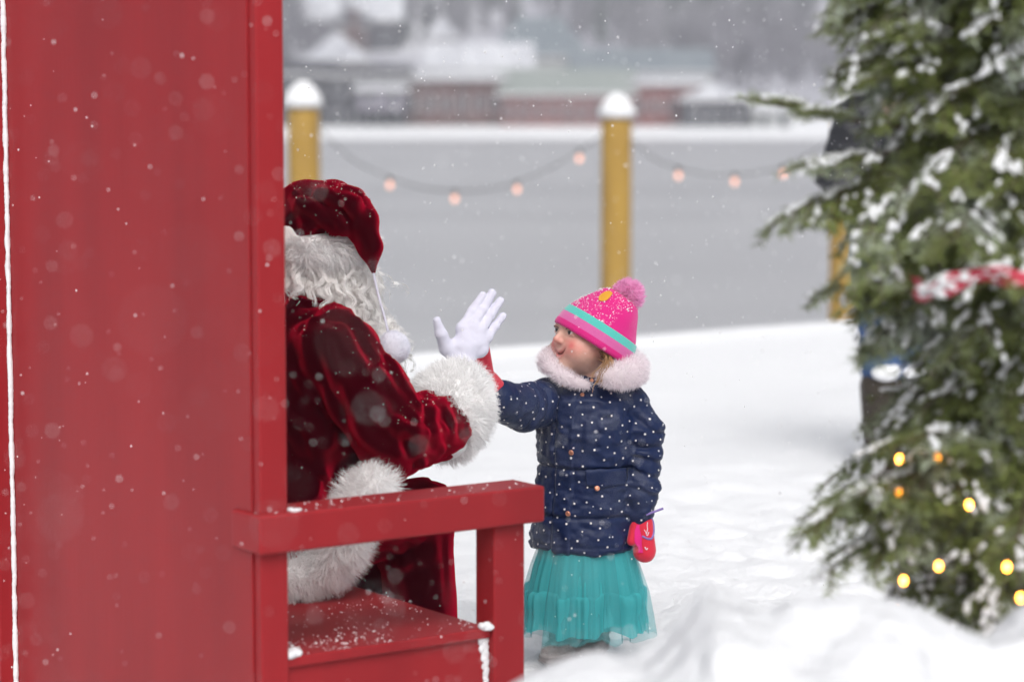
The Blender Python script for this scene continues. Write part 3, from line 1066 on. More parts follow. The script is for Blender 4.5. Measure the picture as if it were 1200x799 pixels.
eyes(headc, HR, 1.08, body)

def folds(v, f, segs, amp, fr_along, fr_across, seed=0.0, sharp=1.0, warp=0.02):
    """cloth folds that run along the nearest bone: displacement along the normals"""
    n = vnormals(v, f)
    best = np.full(len(v), 1e9)
    co = np.zeros((len(v), 3))
    for k, (a, b) in enumerate(segs):
        ba = b - a
        L = np.linalg.norm(ba)
        t = np.clip(((v - a) @ ba) / (L * L), 0, 1)
        rad = v - a - t[:, None] * ba
        dist = np.linalg.norm(rad, axis=1)
        m = dist < best
        best[m] = dist[m]
        q = rad + (t * L * fr_along / fr_across)[:, None] * (ba / L)
        co[m] = q[m] + k * 1.7
    wv = np.stack([noise(v, 9, seed + 1), noise(v, 9, seed + 2), noise(v, 9, seed + 3)], 1) * warp
    x = noise(co + wv, fr_across, seed + 5)
    y = noise(co + wv, fr_across * 2.1, seed + 8)
    r = (1 - np.abs(x) * 2.4) * 0.75 + (1 - np.abs(y) * 2.4) * 0.25
    r = np.where(r > 0, r ** 1.6, -np.abs(r) ** 0.9)
    return v + n * (amp * r)[:, None]

# velvet coat
G, lo, h = grid(np.minimum.reduce([hip - 0.34, shL - 0.2, elL - 0.2]), np.maximum.reduce([shR + 0.2, slR + 0.14, neck + 0.1]), 0.0072)
Rt = frame(SF, neck - hip)
D = ell(G, hip * 0.55 + neck * 0.45 + SF * 0.035 - UP * 0.02, (0.235, 0.205, 0.34), Rt)
D = smin(D, ell(G, hip + SF * 0.02 - UP * 0.01, (0.245, 0.235, 0.19)), 0.08)
D = smin(D, cap(G, shL + SR * 0.02, shR - SR * 0.02, 0.080, 0.080), 0.07)
D = smin(D, cap(G, neck - UP * 0.06, neck - UP * 0.005, 0.095, 0.070), 0.05)
arm = chain(G, [shR + UP * 0.0, (shR + elR) / 2 + SR * 0.008, elR, slR], [0.082, 0.078, 0.080, 0.080], 0.03)
D = smin(D, arm, 0.035)
D = smin(D, chain(G, [shL, elL, elL + (wrL - elL) * 0.7], [0.085, 0.085, 0.085], 0.03), 0.04)
D = smin(D, chain(G, [hipR - UP * 0.0, hipR * 0.45 + kneeR * 0.55 - SR * 0.03], [0.15, 0.10], 0.03), 0.08)
D = smin(D, chain(G, [hipL, hipL * 0.45 + kneeL * 0.55], [0.15, 0.115], 0.03), 0.08)
D = smax(D, (z_seat + 0.006) - G[..., 2], 0.012)
cv, cf = nets(D, lo, h)
cv = smooth(cv, cf, 2)
segs = [(shR, elR), (elR, slR), (hip, neck), (shL, elL), (hipR, kneeR)]
cv = folds(cv, cf, segs, 0.019, 2.6, 11.0, 2.0, 1.0, 0.04)
# cross wrinkles at the inside of the elbow
n = vnormals(cv, cf)
el_w = np.exp(-(np.linalg.norm(cv - (elR + slR) / 2, axis=1) / 0.11) ** 2)
ax_ = nrm(wrR - elR)
s_ = (cv - elR) @ ax_
cv = cv + n * (el_w * 0.011 * (np.abs(np.sin(s_ * 62 + 5 * noise(cv, 8, 3.3))) - 0.45))[:, None]
sh_w = np.exp(-(np.linalg.norm(cv - (shR - UP * 0.09 - SF * 0.02), axis=1) / 0.16) ** 2)
cv = cv + n * (sh_w * 0.012 * (np.abs(np.sin(((cv - shR) @ nrm(SR * 0.8 + UP * 0.5)) * 40 + 6 * noise(cv, 6, 7.3))) - 0.5))[:, None]
def hit(v, n, px, py):
    r = nrm(ray(px, py))
    w_ = v - V3(0, 0, CAM_H)
    t = w_ @ r
    k = np.where(np.linalg.norm(w_ - t[:, None] * r, axis=1) < 0.010)[0]
    return v[k[np.argmin(t[k])]] if len(k) else None
def ridge(v, f, pxs, amp, wid):
    """a fold along a line on the cloth: crest with a groove on either side"""
    n = vnormals(v, f)
    pts = [hit(v, n, *q) for q in pxs]
    pts = np.array([q for q in pts if q is not None])
    if len(pts) < 2: return v
    pts = spline(pts, 16)
    dist = np.full(len(v), 9.0)
    tt = np.zeros(len(v))
    for i in range(15):
        a, b = pts[i], pts[i + 1]
        t = np.clip(((v - a) @ (b - a)) / ((b - a) @ (b - a) + 1e-9), 0, 1)
        d = np.linalg.norm(v - a - t[:, None] * (b - a), axis=1)
        m = d < dist
        dist[m] = d[m]
        tt[m] = (i + t[m]) / 15
    env = np.sin(np.clip(tt, 0.04, 0.96) * math.pi) ** 0.6
    x = dist / (wid * 1.55)
    return v + n * (0.7 * amp * env * (np.exp(-x * x) - 0.55 * np.exp(-((x - 1.7) / 0.7) ** 2)))[:, None]
for pxs, amp, wid in (
    ([(405, 385), (425, 420), (440, 465), (452, 500)], 0.014, 0.013),
    ([(385, 385), (398, 430), (412, 475), (425, 520)], 0.014, 0.014),
    ([(350, 372), (356, 420), (352, 470)], 0.010, 0.013),
    ([(372, 375), (378, 420), (384, 470), (390, 515)], 0.012, 0.013),
    ([(425, 378), (440, 410), (452, 440), (466, 466)], 0.011, 0.011),
    ([(400, 500), (430, 522), (460, 538), (490, 545)], 0.013, 0.012),
    ([(478, 475), (470, 500), (474, 530)], 0.013, 0.010),
    ([(495, 470), (488, 497), (494, 535)], 0.013, 0.010),
    ([(512, 468), (512, 495), (518, 530)], 0.012, 0.010),
    ([(530, 478), (535, 500), (534, 520)], 0.009, 0.008),
    ([(445, 455), (462, 490), (500, 510), (540, 500)], 0.010, 0.010),
    ([(345, 520), (365, 530), (385, 560)], 0.012, 0.014),
    ([(345, 480), (372, 500), (400, 530)], 0.010, 0.012)):
    cv = ridge(cv, cf, pxs, amp, wid)
cv[:, 2] = np.maximum(cv[:, 2], z_seat + 0.004)
cv = smooth(cv, cf, 1, 0.3)
coat = part('coat', (cv, cf), M['velvet'], santa)

# trousers
G, lo, h = grid(np.minimum.reduce([hip - 0.2, ankL - 0.13, ankR - 0.13]), np.maximum.reduce([kneeR + 0.14, ankR + 0.14, kneeL + 0.14]), 0.011)
D = smin(chain(G, [hipR, kneeR, ankR], [0.11, 0.088, 0.085], 0.04), chain(G, [hipL, kneeL, ankL], [0.11, 0.088, 0.085], 0.04), 0.02)
tv, tf = nets(D, lo, h)
tv = folds(tv, tf, [(hipR, kneeR), (kneeR, ankR), (hipL, kneeL), (kneeL, ankL)], 0.016, 2.5, 11, 5.0)
for pxs, amp, wid in (([(455, 610), (470, 650), (480, 700)], 0.012, 0.011), ([(475, 600), (492, 640), (500, 690)], 0.013, 0.011), ([(500, 605), (512, 645), (514, 700)], 0.012, 0.010),
                      ([(440, 640), (480, 630), (520, 625)], 0.010, 0.010), ([(435, 660), (470, 665), (505, 655)], 0.010, 0.010)):
    tv = ridge(tv, tf, pxs, amp, wid)
part('trousers', (tv, tf), M['velvet'], santa)
# black boots
for an in (ankR, ankL):
    lo_, hi_ = an - V3(0.16, 0.16, 0.16), an + V3(0.34, 0.3, 0.16)
    G, lo, h = grid(lo_, hi_, 0.009)
    gz = -0.085
    D = smin(cap(G, an + UP * 0.06, V3(an[0], an[1], gz + 0.06), 0.072, 0.05), ell(G, V3(an[0], an[1], gz + 0.045) + SF * 0.08, (0.05, 0.135, 0.05), frame(SF)), 0.03)
    D = smax(D, gz - G[..., 2], 0.006)
    part('boot', nets(D, lo, h), M['black'], santa)

# fur: cuff, hem
def fur_part(name, v, f, n, length, mat_, parent, **kw):
    o = part(name, (v, f), M['fur_base'] if mat_ is M['fur'] else mat_, parent)
    part('fur', fur(v, f, n, length, **kw), mat_, o, kind='stuff')
    return o
cuA, cuB = P(518, 496, 5.53), P(536, 462, 5.64)
G, lo, h = grid(np.minimum(cuA, cuB) - 0.15, np.maximum(cuA, cuB) + 0.15, 0.008)
D = chain(G, [cuA, (cuA + cuB) / 2, cuB], [0.082, 0.088, 0.070], 0.03)
v, f = nets(D, lo, h)
v = v + vnormals(v, f) * (0.010 * noise(v, 26, 2))[:, None]
cax = nrm(cuB - cuA)
fur_part('fur_cuff', v, f, 22000, 0.026, M['fur'], santa, comb=(0, 0, -0.35), width=0.0019, keep=lambda p: (p - cuA) @ cax > -0.030)
cl_ = elL + (wrL - elL) * 0.85
G, lo, h = grid(cl_ - 0.14, cl_ + 0.14, 0.011)
v, f = nets(cap(G, elL + (wrL - elL) * 0.75, elL + (wrL - elL) * 0.95, 0.09, 0.085), lo, h)
fur_part('fur_cuff', v, f, 3000, 0.026, M['fur'], santa)
# hem: a thick fur band that comes over the thigh and runs down on to the seat
hem_px = [(458, 570, 5.27), (436, 570, 5.27), (420, 592, 5.28), (404, 625, 5.30), (385, 655, 5.33), (360, 668, 5.34), (332, 672, 5.32), (300, 672, 5.29), (270, 668, 5.30)]
hp = spline([P(*q) for q in hem_px], 30)
hp[:, 2] = np.maximum(hp[:, 2], z_seat + 0.050)
hrs = np.interp(np.linspace(0, 1, 30), [0, 0.1, 0.35, 0.7, 1], [0.012, 0.030, 0.044, 0.050, 0.045])
G, lo, h = grid(hp.min(0) - 0.09, hp.max(0) + 0.09, 0.009)
D = chain(G, hp[::2], hrs[::2], 0.02)
D = smax(D, (z_seat + 0.004) - G[..., 2], 0.01)
v, f = nets(D, lo, h)
v = v + vnormals(v, f) * (0.008 * noise(v, 24, 5))[:, None]
v[:, 2] = np.maximum(v[:, 2], z_seat + 0.003)
fur_part('fur_hem', v, f, 20000, 0.034, M['fur'], santa, comb=(0.25, -0.1, -0.45), width=0.0018)

# gloved right hand
HD = 5.70
hpts = {k: P(a, b, d) for k, (a, b, d) in {
    'wr': (537, 436, 5.68), 'pc': (545, 408, 5.69), 'pi': (541, 385, 5.69), 'pm': (553, 383, 5.695), 'pr': (563, 387, 5.70), 'pp': (571, 395, 5.705),
    'ti': (565.5, 346, 5.735), 'tm': (577, 343.5, 5.745), 'tr': (586.5, 352, 5.745), 'tp': (589.5, 370, 5.74),
    'tb': (524, 408, 5.675), 'tk': (517, 391, 5.66), 'tt': (512, 376, 5.655)}.items()}
G, lo, h = grid(np.minimum.reduce(list(hpts.values())) - 0.03, np.maximum.reduce(list(hpts.values())) + 0.03, 0.0026)
hk = hpts
D = chain(G, [hk['wr'], hk['pc']], [0.034, 0.029], 0.01)
D = smin(D, cap(G, P(533, 407, 5.685), P(562, 409, 5.70), 0.020, 0.021), 0.014)
D = smin(D, cap(G, hk['pc'], hk['pi'], 0.022, 0.0150), 0.014)
D = smin(D, cap(G, hk['pc'], hk['pm'], 0.022, 0.0150), 0.014)
D = smin(D, cap(G, hk['pc'], hk['pr'], 0.022, 0.0145), 0.014)
D = smin(D, cap(G, hk['pc'], hk['pp'], 0.021, 0.0135), 0.014)
FG = None
for b_, t_, r0, r1 in (('pi', 'ti', 0.0118, 0.0100), ('pm', 'tm', 0.0122, 0.0104), ('pr', 'tr', 0.0118, 0.0100), ('pp', 'tp', 0.0110, 0.0092)):
    a, b = hk[b_], hk[t_]
    mid = (a + b) / 2 + V3(0, 0.006, 0)
    c_ = chain(G, [a, mid, b], [r0, (r0 + r1) / 2 + 0.0006, r1], 0.004)
    c_ = smin(c_, ell(G, mid - V3(0, 0.004, 0), (0.0108, 0.009, 0.008)), 0.005)
    FG = c_ if FG is None else smin(FG, c_, 0.0018)
D = smin(D, FG, 0.006)
D = smin(D, chain(G, [hk['wr'] * 0.4 + hk['pc'] * 0.6 + V3(-0.008, 0, 0), hk['tb'], hk['tk'], hk['tt']], [0.020, 0.0175, 0.0135, 0.0105], 0.008), 0.010)
D = D + 0.0014 * noise(G, 55, 2) + 0.0005 * noise(G, 130, 3)
# three stitched ridges on the back of the hand
for b_ in ('pi', 'pm', 'pr'):
    D = smin(D, cap(G, hk['wr'] * 0.35 + hk['pc'] * 0.65 + V3(0, -0.024, 0) + (hk[b_] - hk['pm']) * 0.5, hk[b_] * 0.7 + hk['pc'] * 0.3 + V3(0, -0.0175, 0), 0.0016, 0.0016), 0.003)
v, f = nets(D, lo, h)
part('glove', (v, f), M['glove'], santa)
# left hand glove on the knee
G, lo, h = grid(wrL - 0.13, wrL + 0.13, 0.006)
dL = nrm(kneeL - wrL + SF * 0.05)
sideL = nrm(np.cross(dL, UP))
D = ell(G, wrL + dL * 0.03, (0.045, 0.05, 0.03), frame(dL))
for k, (off, ln) in enumerate(((-0.03, 0.075), (-0.01, 0.085), (0.01, 0.08), (0.03, 0.065))):
    a = wrL + dL * 0.06 + sideL * off
    D = smin(D, chain(G, [a, a + dL * ln * 0.5, a + dL * ln * 0.8 - UP * 0.03], [0.012, 0.011, 0.009], 0.005), 0.004)
D = smin(D, cap(G, wrL + dL * 0.02 + sideL * 0.04, wrL + dL * 0.07 + sideL * 0.065, 0.013, 0.010), 0.008)
part('glove', nets(D, lo, h), M['glove'], santa)

# hair and beard: curly white strands over a soft base
G, lo, h = grid(headc - V3(0.20, 0.20, 0.34), headc + V3(0.26, 0.22, 0.14), 0.008)
D = ell(G, headc + HR @ V3(0, -0.045, -0.010), (0.112, 0.110, 0.105), HR)
D = smin(D, ell(G, headc + HR @ V3(0.0, -0.055, -0.09), (0.105, 0.080, 0.075), HR), 0.04)
D = smin(D, ell(G, headc + HR @ V3(0.080, 0.02, -0.10), (0.050, 0.075, 0.085), HR), 0.04)
D = smin(D, ell(G, headc + HR @ V3(-0.080, 0.02, -0.10), (0.050, 0.075, 0.085), HR), 0.04)
D = smin(D, ell(G, headc + HR @ V3(0.0, 0.075, -0.17), (0.10, 0.055, 0.10), HR), 0.04)
D = smin(D, ell(G, P(428, 334, 5.60), (0.034, 0.06, 0.050)), 0.03)
D = smin(D, ell(G, P(444, 405, 5.64), (0.036, 0.05, 0.075)), 0.04)
D = smax(D, -ell(G, headc + HR @ V3(0, 0.11, 0.0), (0.07, 0.07, 0.062), HR), 0.02)
v, f = nets(D, lo, h)
v = v + vnormals(v, f) * (0.012 * fbm(v, 22, 2, 5))[:, None]
hair = part('hair_and_beard', (v, f), M['hair_base'], santa)
ZB = P(368, 300, 5.58)[2]
def ringlets(v, f, n, seed, parent, mat_, keep):
    p, nn = sample(v, f, n * 4)
    k = keep(p)
    p, nn = p[k][:n], nn[k][:n]
    R = np.random.default_rng(seed)
    parts = []
    for i in range(len(p)):
        m = 26
        t = np.linspace(0, 1, m)
        L = R.uniform(0.055, 0.105)
        dn = nrm(V3(0, 0, -1) + 0.30 * R.normal(size=3) + nn[i] * 0.1)
        sd = nrm(np.cross(dn, nn[i]))
        ph, tw = R.uniform(0, 6.28), R.uniform(7, 14) * R.choice([-1, 1])
        rad = R.uniform(0.007, 0.014)
        for s in range(10):
            o = R.normal(size=3) * 0.0026
            rr = rad * (0.3 + 0.7 * t) * R.uniform(0.85, 1.1)
            a = ph + tw * t + R.normal() * 0.12
            q = p[i] + nn[i] * 0.004 + o + dn * (t * L)[:, None] + sd * (rr * np.cos(a))[:, None] + nn[i] * (rr * np.sin(a) * 0.8 + 0.006)[:, None]
            T = np.gradient(q, axis=0)
            b = nrm(np.cross(T, nn[i][None] + 0.2))
            wd = (0.0023 * R.uniform(0.6, 1.1)) * (1 - 0.7 * t)[:, None]
            vv = np.stack([q - b * wd / 2, q + b * wd / 2], 1).reshape(-1, 3)
            e = np.arange(m - 1)[:, None] * 2
            parts.append((vv, np.concatenate([e, e + 1, e + 3, e + 2], 1)))
    return part('curls', join(*parts), mat_, parent, kind='stuff')
ringlets(v, f, 620, 3, hair, M['hair'], lambda p: p[:, 2] < ZB)
part('fluff', fur(v, f, 9000, 0.022, comb=(0, 0, -0.6), width=0.0013, wave=0.003, keep=lambda p: p[:, 2] < ZB), M['hair'], hair, kind='stuff')

# hat: velvet crown with the tip folded over to the right, fur brim, cord and pompom
hu = nrm(V3(0.04, 0.0, 1.0))
brim_c = P(368, 282, 5.58)
G, lo, h = grid(headc - V3(0.20, 0.20, 0.08), headc + V3(0.26, 0.2, 0.24), 0.0055)
D = ell(G, P(366, 262, 5.58), (0.118, 0.118, 0.092))
D = smax(D, (P(366, 278, 5.58)[2]) - G[..., 2], 0.01)
tail = [P(362, 243, 5.56), P(390, 238, 5.53), P(407, 241, 5.50), P(424, 263, 5.48), P(436, 290, 5.47), P(438, 319, 5.47)]
D = smin(D, chain(G, tail, [0.060, 0.049, 0.045, 0.036, 0.026, 0.005], 0.02), 0.018)
for a_, b_, r0_, r1_ in (((352, 238, 5.462), (398, 264, 5.452), 0.020, 0.024), ((398, 264, 5.452), (412, 266, 5.45), 0.024, 0.016),
                         ((372, 226, 5.475), (412, 240, 5.452), 0.016, 0.022), ((412, 240, 5.452), (424, 262, 5.455), 0.022, 0.014), ((345, 228, 5.50), (362, 262, 5.462), 0.016, 0.020)):
    D = smin(D, cap(G, P(*a_), P(*b_), r0_, r1_), 0.010)
v, f = nets(D, lo, h)
n = vnormals(v, f)
q = (v - P(396, 250, 5.5))
dd = q @ nrm(V3(0.75, -0.1, 0.55))
crease = np.exp(-(np.linalg.norm(q * np.array([1, 0.6, 1]), axis=1) / 0.07) ** 2)
v = v + n * (crease * 0.010 * (np.abs(np.sin(dd * 58 + 3.0 * noise(v, 9, 1))) - 0.6))[:, None]
v = folds(v, f, [(tail[0] - UP * 0.05, tail[2]), (tail[2], tail[5])], 0.006, 4, 16, 9.0)
hat = part('hat', (v, f), M['velvet'], santa)
a = np.linspace(0, 2 * math.pi, 41)
ring = np.stack([brim_c + 0.098 * (np.cos(t) * V3(1, 0, 0.0) + np.sin(t) * V3(0, 1, 0)) + V3(0, 0, -0.006) for t in a])
G, lo, h = grid(ring.min(0) - 0.07, ring.max(0) + 0.07, 0.008)
rr_ = np.hypot(G[..., 0] - brim_c[0], G[..., 1] - brim_c[1])
D = np.sqrt((rr_ - 0.098) ** 2 + ((G[..., 2] - brim_c[2] + 0.012) * 0.80) ** 2) - 0.030
bv_, bf_ = nets(D, lo, h)
bv_ = bv_ + vnormals(bv_, bf_) * (0.008 * noise(bv_, 26, 5))[:, None]
br = part('fur_brim', (bv_, bf_), M['fur_base'], hat)
part('fur_strands', fur(bv_, bf_, 17000, 0.032, comb=(0.12, 0, -0.30), width=0.0022, keep=lambda p: p[:, 2] < brim_c[2] + 0.010), M['fur'], br, kind='stuff')
pom = P(461, 407, 5.44)
cord = spline([P(437, 318, 5.47), P(443, 345, 5.46), P(450, 370, 5.45), P(455, 390, 5.44)], 14)
part('cord', tube(cord, 0.0030, 8), M['glove'], hat)
pv_, pf_ = ico(4)
pv_ = pv_ * 0.036 + pom
pv_ = pv_ + nrm(pv_ - pom) * (0.002 * noise(pv_, 60, 2))[:, None]
po = part('pompom', (pv_, pf_), M['pom'], hat)
part('pompom_fur', fur(pv_, pf_, 7000, 0.006, comb=(0, 0, 0), spread=0.5, width=0.0012), M['pom'], hat, kind='stuff')

# snow settled on hat, shoulder and sleeve
def settle(v, f, n, rmin, rmax, parent, keep=None, up=0.25, seed=0):
    p, nn = sample(v, f, n)
    m = (nn[:, 2] > up)
    if keep is not None:
        m &= keep(p)
    p, nn = p[m], nn[m]
    r = rmin + (rmax - rmin) * RN.random(len(p)) ** 3
    vv, ff = blobs(p + nn * r[:, None] * 0.5, r, 1, 0.3)
    return part('snow_specks', (vv, ff), M['snow'], parent, kind='stuff')
settle(v, f, 700, 0.0005, 0.0015, hat, up=0.5)
settle(cv, cf, 2000, 0.0004, 0.0014, coat, up=0.4)

# ------------------------------------------------------------------ little girl in the navy coat
CD = 6.10
GF = nrm(V3(-0.42, -0.90, 0))                       # which way her coat faces
GR = np.cross(GF, UP)                               # her right side (left in the picture)
g_feet = CHILD.copy()
g_feet[2] = 0.0
g_neck = P(688, 448, CD)
g_hip = P(683, 640, CD)
kid = thing('person', 'small child in navy dotted coat, pink bobble hat and teal skirt, touching the white glove', 'person', (CHILD[0], CHILD[1], 0))
khead = P(691, 395, CD - 0.005)
KR = frame(V3(-0.865, -0.475, 0.15), (0.13, 0.04, 1))
KS = 1.09
gsR, gsL = P(634, 470, CD - 0.02), P(737, 474, CD + 0.01)
gwR, geR = P(583, 467, 5.87), P(612, 478, 5.97)
geL, gwL = P(751, 535, CD - 0.01), P(750, 598, CD - 0.04)
legR, legL = P(663, 700, CD - 0.03), P(694, 700, CD + 0.01)
footR, footL = P(665, 762, CD - 0.03), P(694, 760, CD + 0.02)
# body
G, lo, h = grid(np.minimum.reduce([gwR, footR, legR]) - 0.12, np.maximum.reduce([gwL, khead, gsL]) + 0.1, 0.010)
D = chain(G, [g_hip, g_hip * 0.4 + g_neck * 0.6, g_neck - UP * 0.05], [0.085, 0.085, 0.05], 0.04)
D = smin(D, cap(G, gsR, gsL, 0.03, 0.03), 0.03)
D = smin(D, chain(G, [gsR, geR, gwR], [0.03, 0.025, 0.02], 0.02), 0.02)
D = smin(D, chain(G, [gsL, geL, gwL], [0.03, 0.025, 0.02], 0.02), 0.02)
D = smin(D, chain(G, [legR + UP * 0.12, legR, footR], [0.05, 0.042, 0.03], 0.02), 0.03)
D = smin(D, chain(G, [legL + UP * 0.12, legL, footL], [0.05, 0.042, 0.03], 0.02), 0.03)
bv, bf = nets(D, lo, h)
G, lo, h = grid(khead - 0.125, khead + 0.135, 0.0022)
D = smin(head_sdf(G, khead, KR, KS), cap(G, g_neck - UP * 0.05, khead - UP * 0.045 + KR @ V3(0, -0.02, 0), 0.043, 0.040), 0.02)
_hb, _ht = P(695.5, 399, CD - 0.005), P(729, 346, CD + 0.01)
_ha = nrm(_ht - _hb)
D = smax(D, (G - (_hb - _ha * 0.010).astype(np.float32)) @ _ha.astype(np.float32), 0.004)      # the skull is inside the hat
hv, hf = nets(D, lo, h)
kbody = part('body', join((bv, bf), (hv, hf)), M['face'], kid)
head_colours(kbody.data, khead - np.array(kid.location), KR, KS, (0.66, 0.42, 0.33), (0.56, 0.20, 0.18), (0.66, 0.17, 0.16), (0.42, 0.27, 0.19))
eyes(khead, KR, KS, kbody)

# puffy coat: quilted body with hem, two sleeves
def band(t, edges, depth, soft):
    """channels stitched into padding"""
    o = np.zeros_like(t)
    for e in edges:
        o = np.maximum(o, np.exp(-((t - e) / soft) ** 2))
    return -depth * o
G, lo, h = grid(P(610, 660, CD) - V3(0.02, 0.2, 0.03), P(778, 430, CD) + V3(0.02, 0.2, 0.04), 0.0042)
ctop, cbot = P(688, 452, CD), P(681, 643, CD)
zz = (G[..., 2] - cbot[2]) / (ctop[2] - cbot[2])
cx = cbot[0] + (ctop[0] - cbot[0]) * zz
cy = cbot[1] + (ctop[1] - cbot[1]) * zz
lx = (G[..., 0] - cx) * GR[0] + (G[..., 1] - cy) * GR[1]       # across the coat
ly = (G[..., 0] - cx) * GF[0] + (G[..., 1] - cy) * GF[1]       # out of the chest
prof = np.interp(zz, [-0.05, 0.0, 0.04, 0.25, 0.45, 0.6, 0.8, 0.93, 1.0, 1.08], [0.120, 0.131, 0.135, 0.128, 0.121, 0.126, 0.126, 0.112, 0.080, 0.050])
rad = np.sqrt((lx / 1.0) ** 2 + (ly / 0.84) ** 2)
D = (rad - prof) * 0.9
D = smax(D, -zz * 0.41 + 0.0, 0.02)
D = smax(D, (zz - 1.05) * 0.41, 0.02)
D = smin(D, cap(G, gsR * 0.8 + gsL * 0.2 - UP * 0.004, gsL * 0.8 + gsR * 0.2 - UP * 0.004, 0.060, 0.060), 0.03)
front = ly > 0
# channels: waist, hem, yoke; gathered tucks on the chest; placket
zc = G[..., 2]
Z_ = lambda py: P(688, py, CD)[2]
D = D - band(zc, [Z_(544), Z_(600)], 0.008, 0.0055) - band(zc, [Z_(633)], 0.004, 0.004)
tucks = np.exp(-((zc - Z_(505)) / 0.045) ** 2) * 0.005 * (np.abs(np.sin(lx * 95)) - 0.4) * front
D = D - tucks
pl = lx - 0.012
D = D + 0.006 * np.exp(-((pl - 0.028) / 0.005) ** 2) * front - 0.005 * (np.abs(pl) < 0.026) * front
arm = chain(G, [gsL, P(752, 505, CD), geL, P(750, 575, CD - 0.03), gwL], [0.052, 0.054, 0.050, 0.047, 0.038], 0.02)
sl = (geL[2] * 1.0 - G[..., 2])
arm = arm - band(G[..., 2] + 0.25 * (G[..., 0] - geL[0]) + 0.016 * noise(G, 16, 9), [geL[2] + 0.085, geL[2] + 0.042, geL[2] + 0.002, geL[2] - 0.044, geL[2] - 0.088], 0.0075, 0.008)
D = smin(D, arm, 0.012)
D = D + 0.005 * noise(G, 22, 3) + 0.0035 * noise(G * np.array([1, 1, 2.2], np.float32), 38, 6) + 0.0016 * noise(G, 85, 4)
cv1 = nets(D, lo, h)
# right sleeve, raised towards the glove
G, lo, h = grid(np.minimum(gwR, gsR) - 0.085, np.maximum(gwR, gsR) + 0.085, 0.0042)
D = chain(G, [gsR + V3(0.02, 0, 0), geR, gwR], [0.060, 0.057, 0.049], 0.02)
axs = nrm(gwR - gsR)
ss = (G - gsR.astype(np.float32)) @ axs.astype(np.float32)
D = D - band(ss + 0.15 * (G[..., 2] - gsR[2]), [0.035, 0.085, 0.135], 0.007, 0.008)
D = D + 0.004 * noise(G, 26, 4) + 0.002 * noise(G, 60, 2)
cv2 = nets(D, lo, h)
kcoat_v, kcoat_f = join(cv1, cv2)
kcoat = part('coat', (kcoat_v, kcoat_f), M['navy'], kid)
# woven dots: spread evenly over the coat
p, nn = sample(kcoat_v, kcoat_f, 4500)
sel = []
for i in range(len(p)):
    if not sel or np.min(np.sum((p[sel] - p[i]) ** 2, 1)) > 0.0245 ** 2:
        sel.append(i)
dots = []
for i in sel:
    X = frame(nn[i], V3(0.3, 0.2, 0.9))
    r = 0.0026 + 0.0012 * rnd.random()
    a = np.arange(10) * 2 * math.pi / 10 + rnd.random()
    rr = r * np.where(np.arange(10) % 2 == 0, 1.0, 0.62)
    v = p[i] + nn[i] * 0.0012 + (X[:, 0][None] * (rr * np.cos(a))[:, None] + X[:, 2][None] * (rr * np.sin(a))[:, None])
    v = np.concatenate([v, [p[i] + nn[i] * 0.0020]])
    dots.append((v, np.array([(k, (k + 1) % 10, 10) for k in range(10)])))
part('star_dots', join(*dots), M['dot'], kcoat, kind='stuff')

def surf(px, py, v=kcoat_v, f=kcoat_f, off=0.001):
    """first point of the coat that a pixel's ray meets, and its normal"""
    r = nrm(ray(px, py))
    o = V3(0, 0, CAM_H)
    w_ = v - o
    t = w_ @ r
    dist = np.linalg.norm(w_ - t[:, None] * r, axis=1)
    k = np.where(dist < 0.006)[0]
    k = k[np.argmin(t[k])] if len(k) else int(np.argmin(dist))
    n_ = vnormals(v, f)[k] if not hasattr(surf, 'n') else surf.n[k]
    return v[k] + n_ * off, n_
surf.n = vnormals(kcoat_v, kcoat_f)
for a, b in ((659, 449), (692, 444), (683, 461), (668, 531), (663, 602), (703, 569)):
    c, n_ = surf(a, b, off=0.0)
    if (a, b) == (703, 569): c = c + GF * 0.0125
    X = frame(n_)
    v, f = ico(2)
    r = 0.0072 if b > 500 else 0.0060
    v = (v * np.array([r, 0.0028, r])) @ X.T + c + n_ * 0.001
    o = part('button', (v, f), M['copper'], kcoat)
    ring = np.array([c + n_ * 0.0028 + X[:, 0] * r * 0.66 * math.cos(t) + X[:, 2] * r * 0.66 * math.sin(t) for t in np.linspace(0, 6.283, 17)])
    part('button_rim', tube(ring, 0.0011, 6, False), M['copper'], o)
# pocket flap
fl = []
nx_, ny_ = 14, 6
for i in range(nx_):
    for j in range(ny_):
        px_ = 686 + 50 * i / (nx_ - 1)
        bot = 571 + 4 * math.sin(math.pi * i / (nx_ - 1)) - 0.06 * (px_ - 686)
        py_ = 549 - 0.02 * (px_ - 686) + (bot - 549) * j / (ny_ - 1)
        c, n_ = surf(px_, py_, off=0.0)
        fl.append(c + GF * (0.004 + 0.007 * math.sin(math.pi * min(j / (ny_ - 1) + 0.25, 1))) )
fl = np.array(fl)
fl = smooth(fl, np.array([(i * ny_ + j, (i + 1) * ny_ + j, (i + 1) * ny_ + j + 1, i * ny_ + j + 1) for i in range(nx_ - 1) for j in range(ny_ - 1)]), 2, 0.4)
ff = np.array([(i * ny_ + j, i * ny_ + j + 1, (i + 1) * ny_ + j + 1, (i + 1) * ny_ + j) for i in range(nx_ - 1) for j in range(ny_ - 1)])
back = fl - GF * 0.012
V_ = np.concatenate([fl, back])
F_ = np.concatenate([ff, ff[:, ::-1] + len(fl)])
rim = [i * ny_ for i in range(nx_)] + [(nx_ - 1) * ny_ + j for j in range(1, ny_)] + [i * ny_ + ny_ - 1 for i in range(nx_ - 2, -1, -1)] + [j for j in range(ny_ - 2, 0, -1)]
F_ = np.concatenate([F_, np.array([(rim[k], rim[(k + 1) % len(rim)], rim[(k + 1) % len(rim)] + len(fl), rim[k] + len(fl)) for k in range(len(rim))])])
part('pocket_flap', (V_, F_), M['navy'], kcoat)
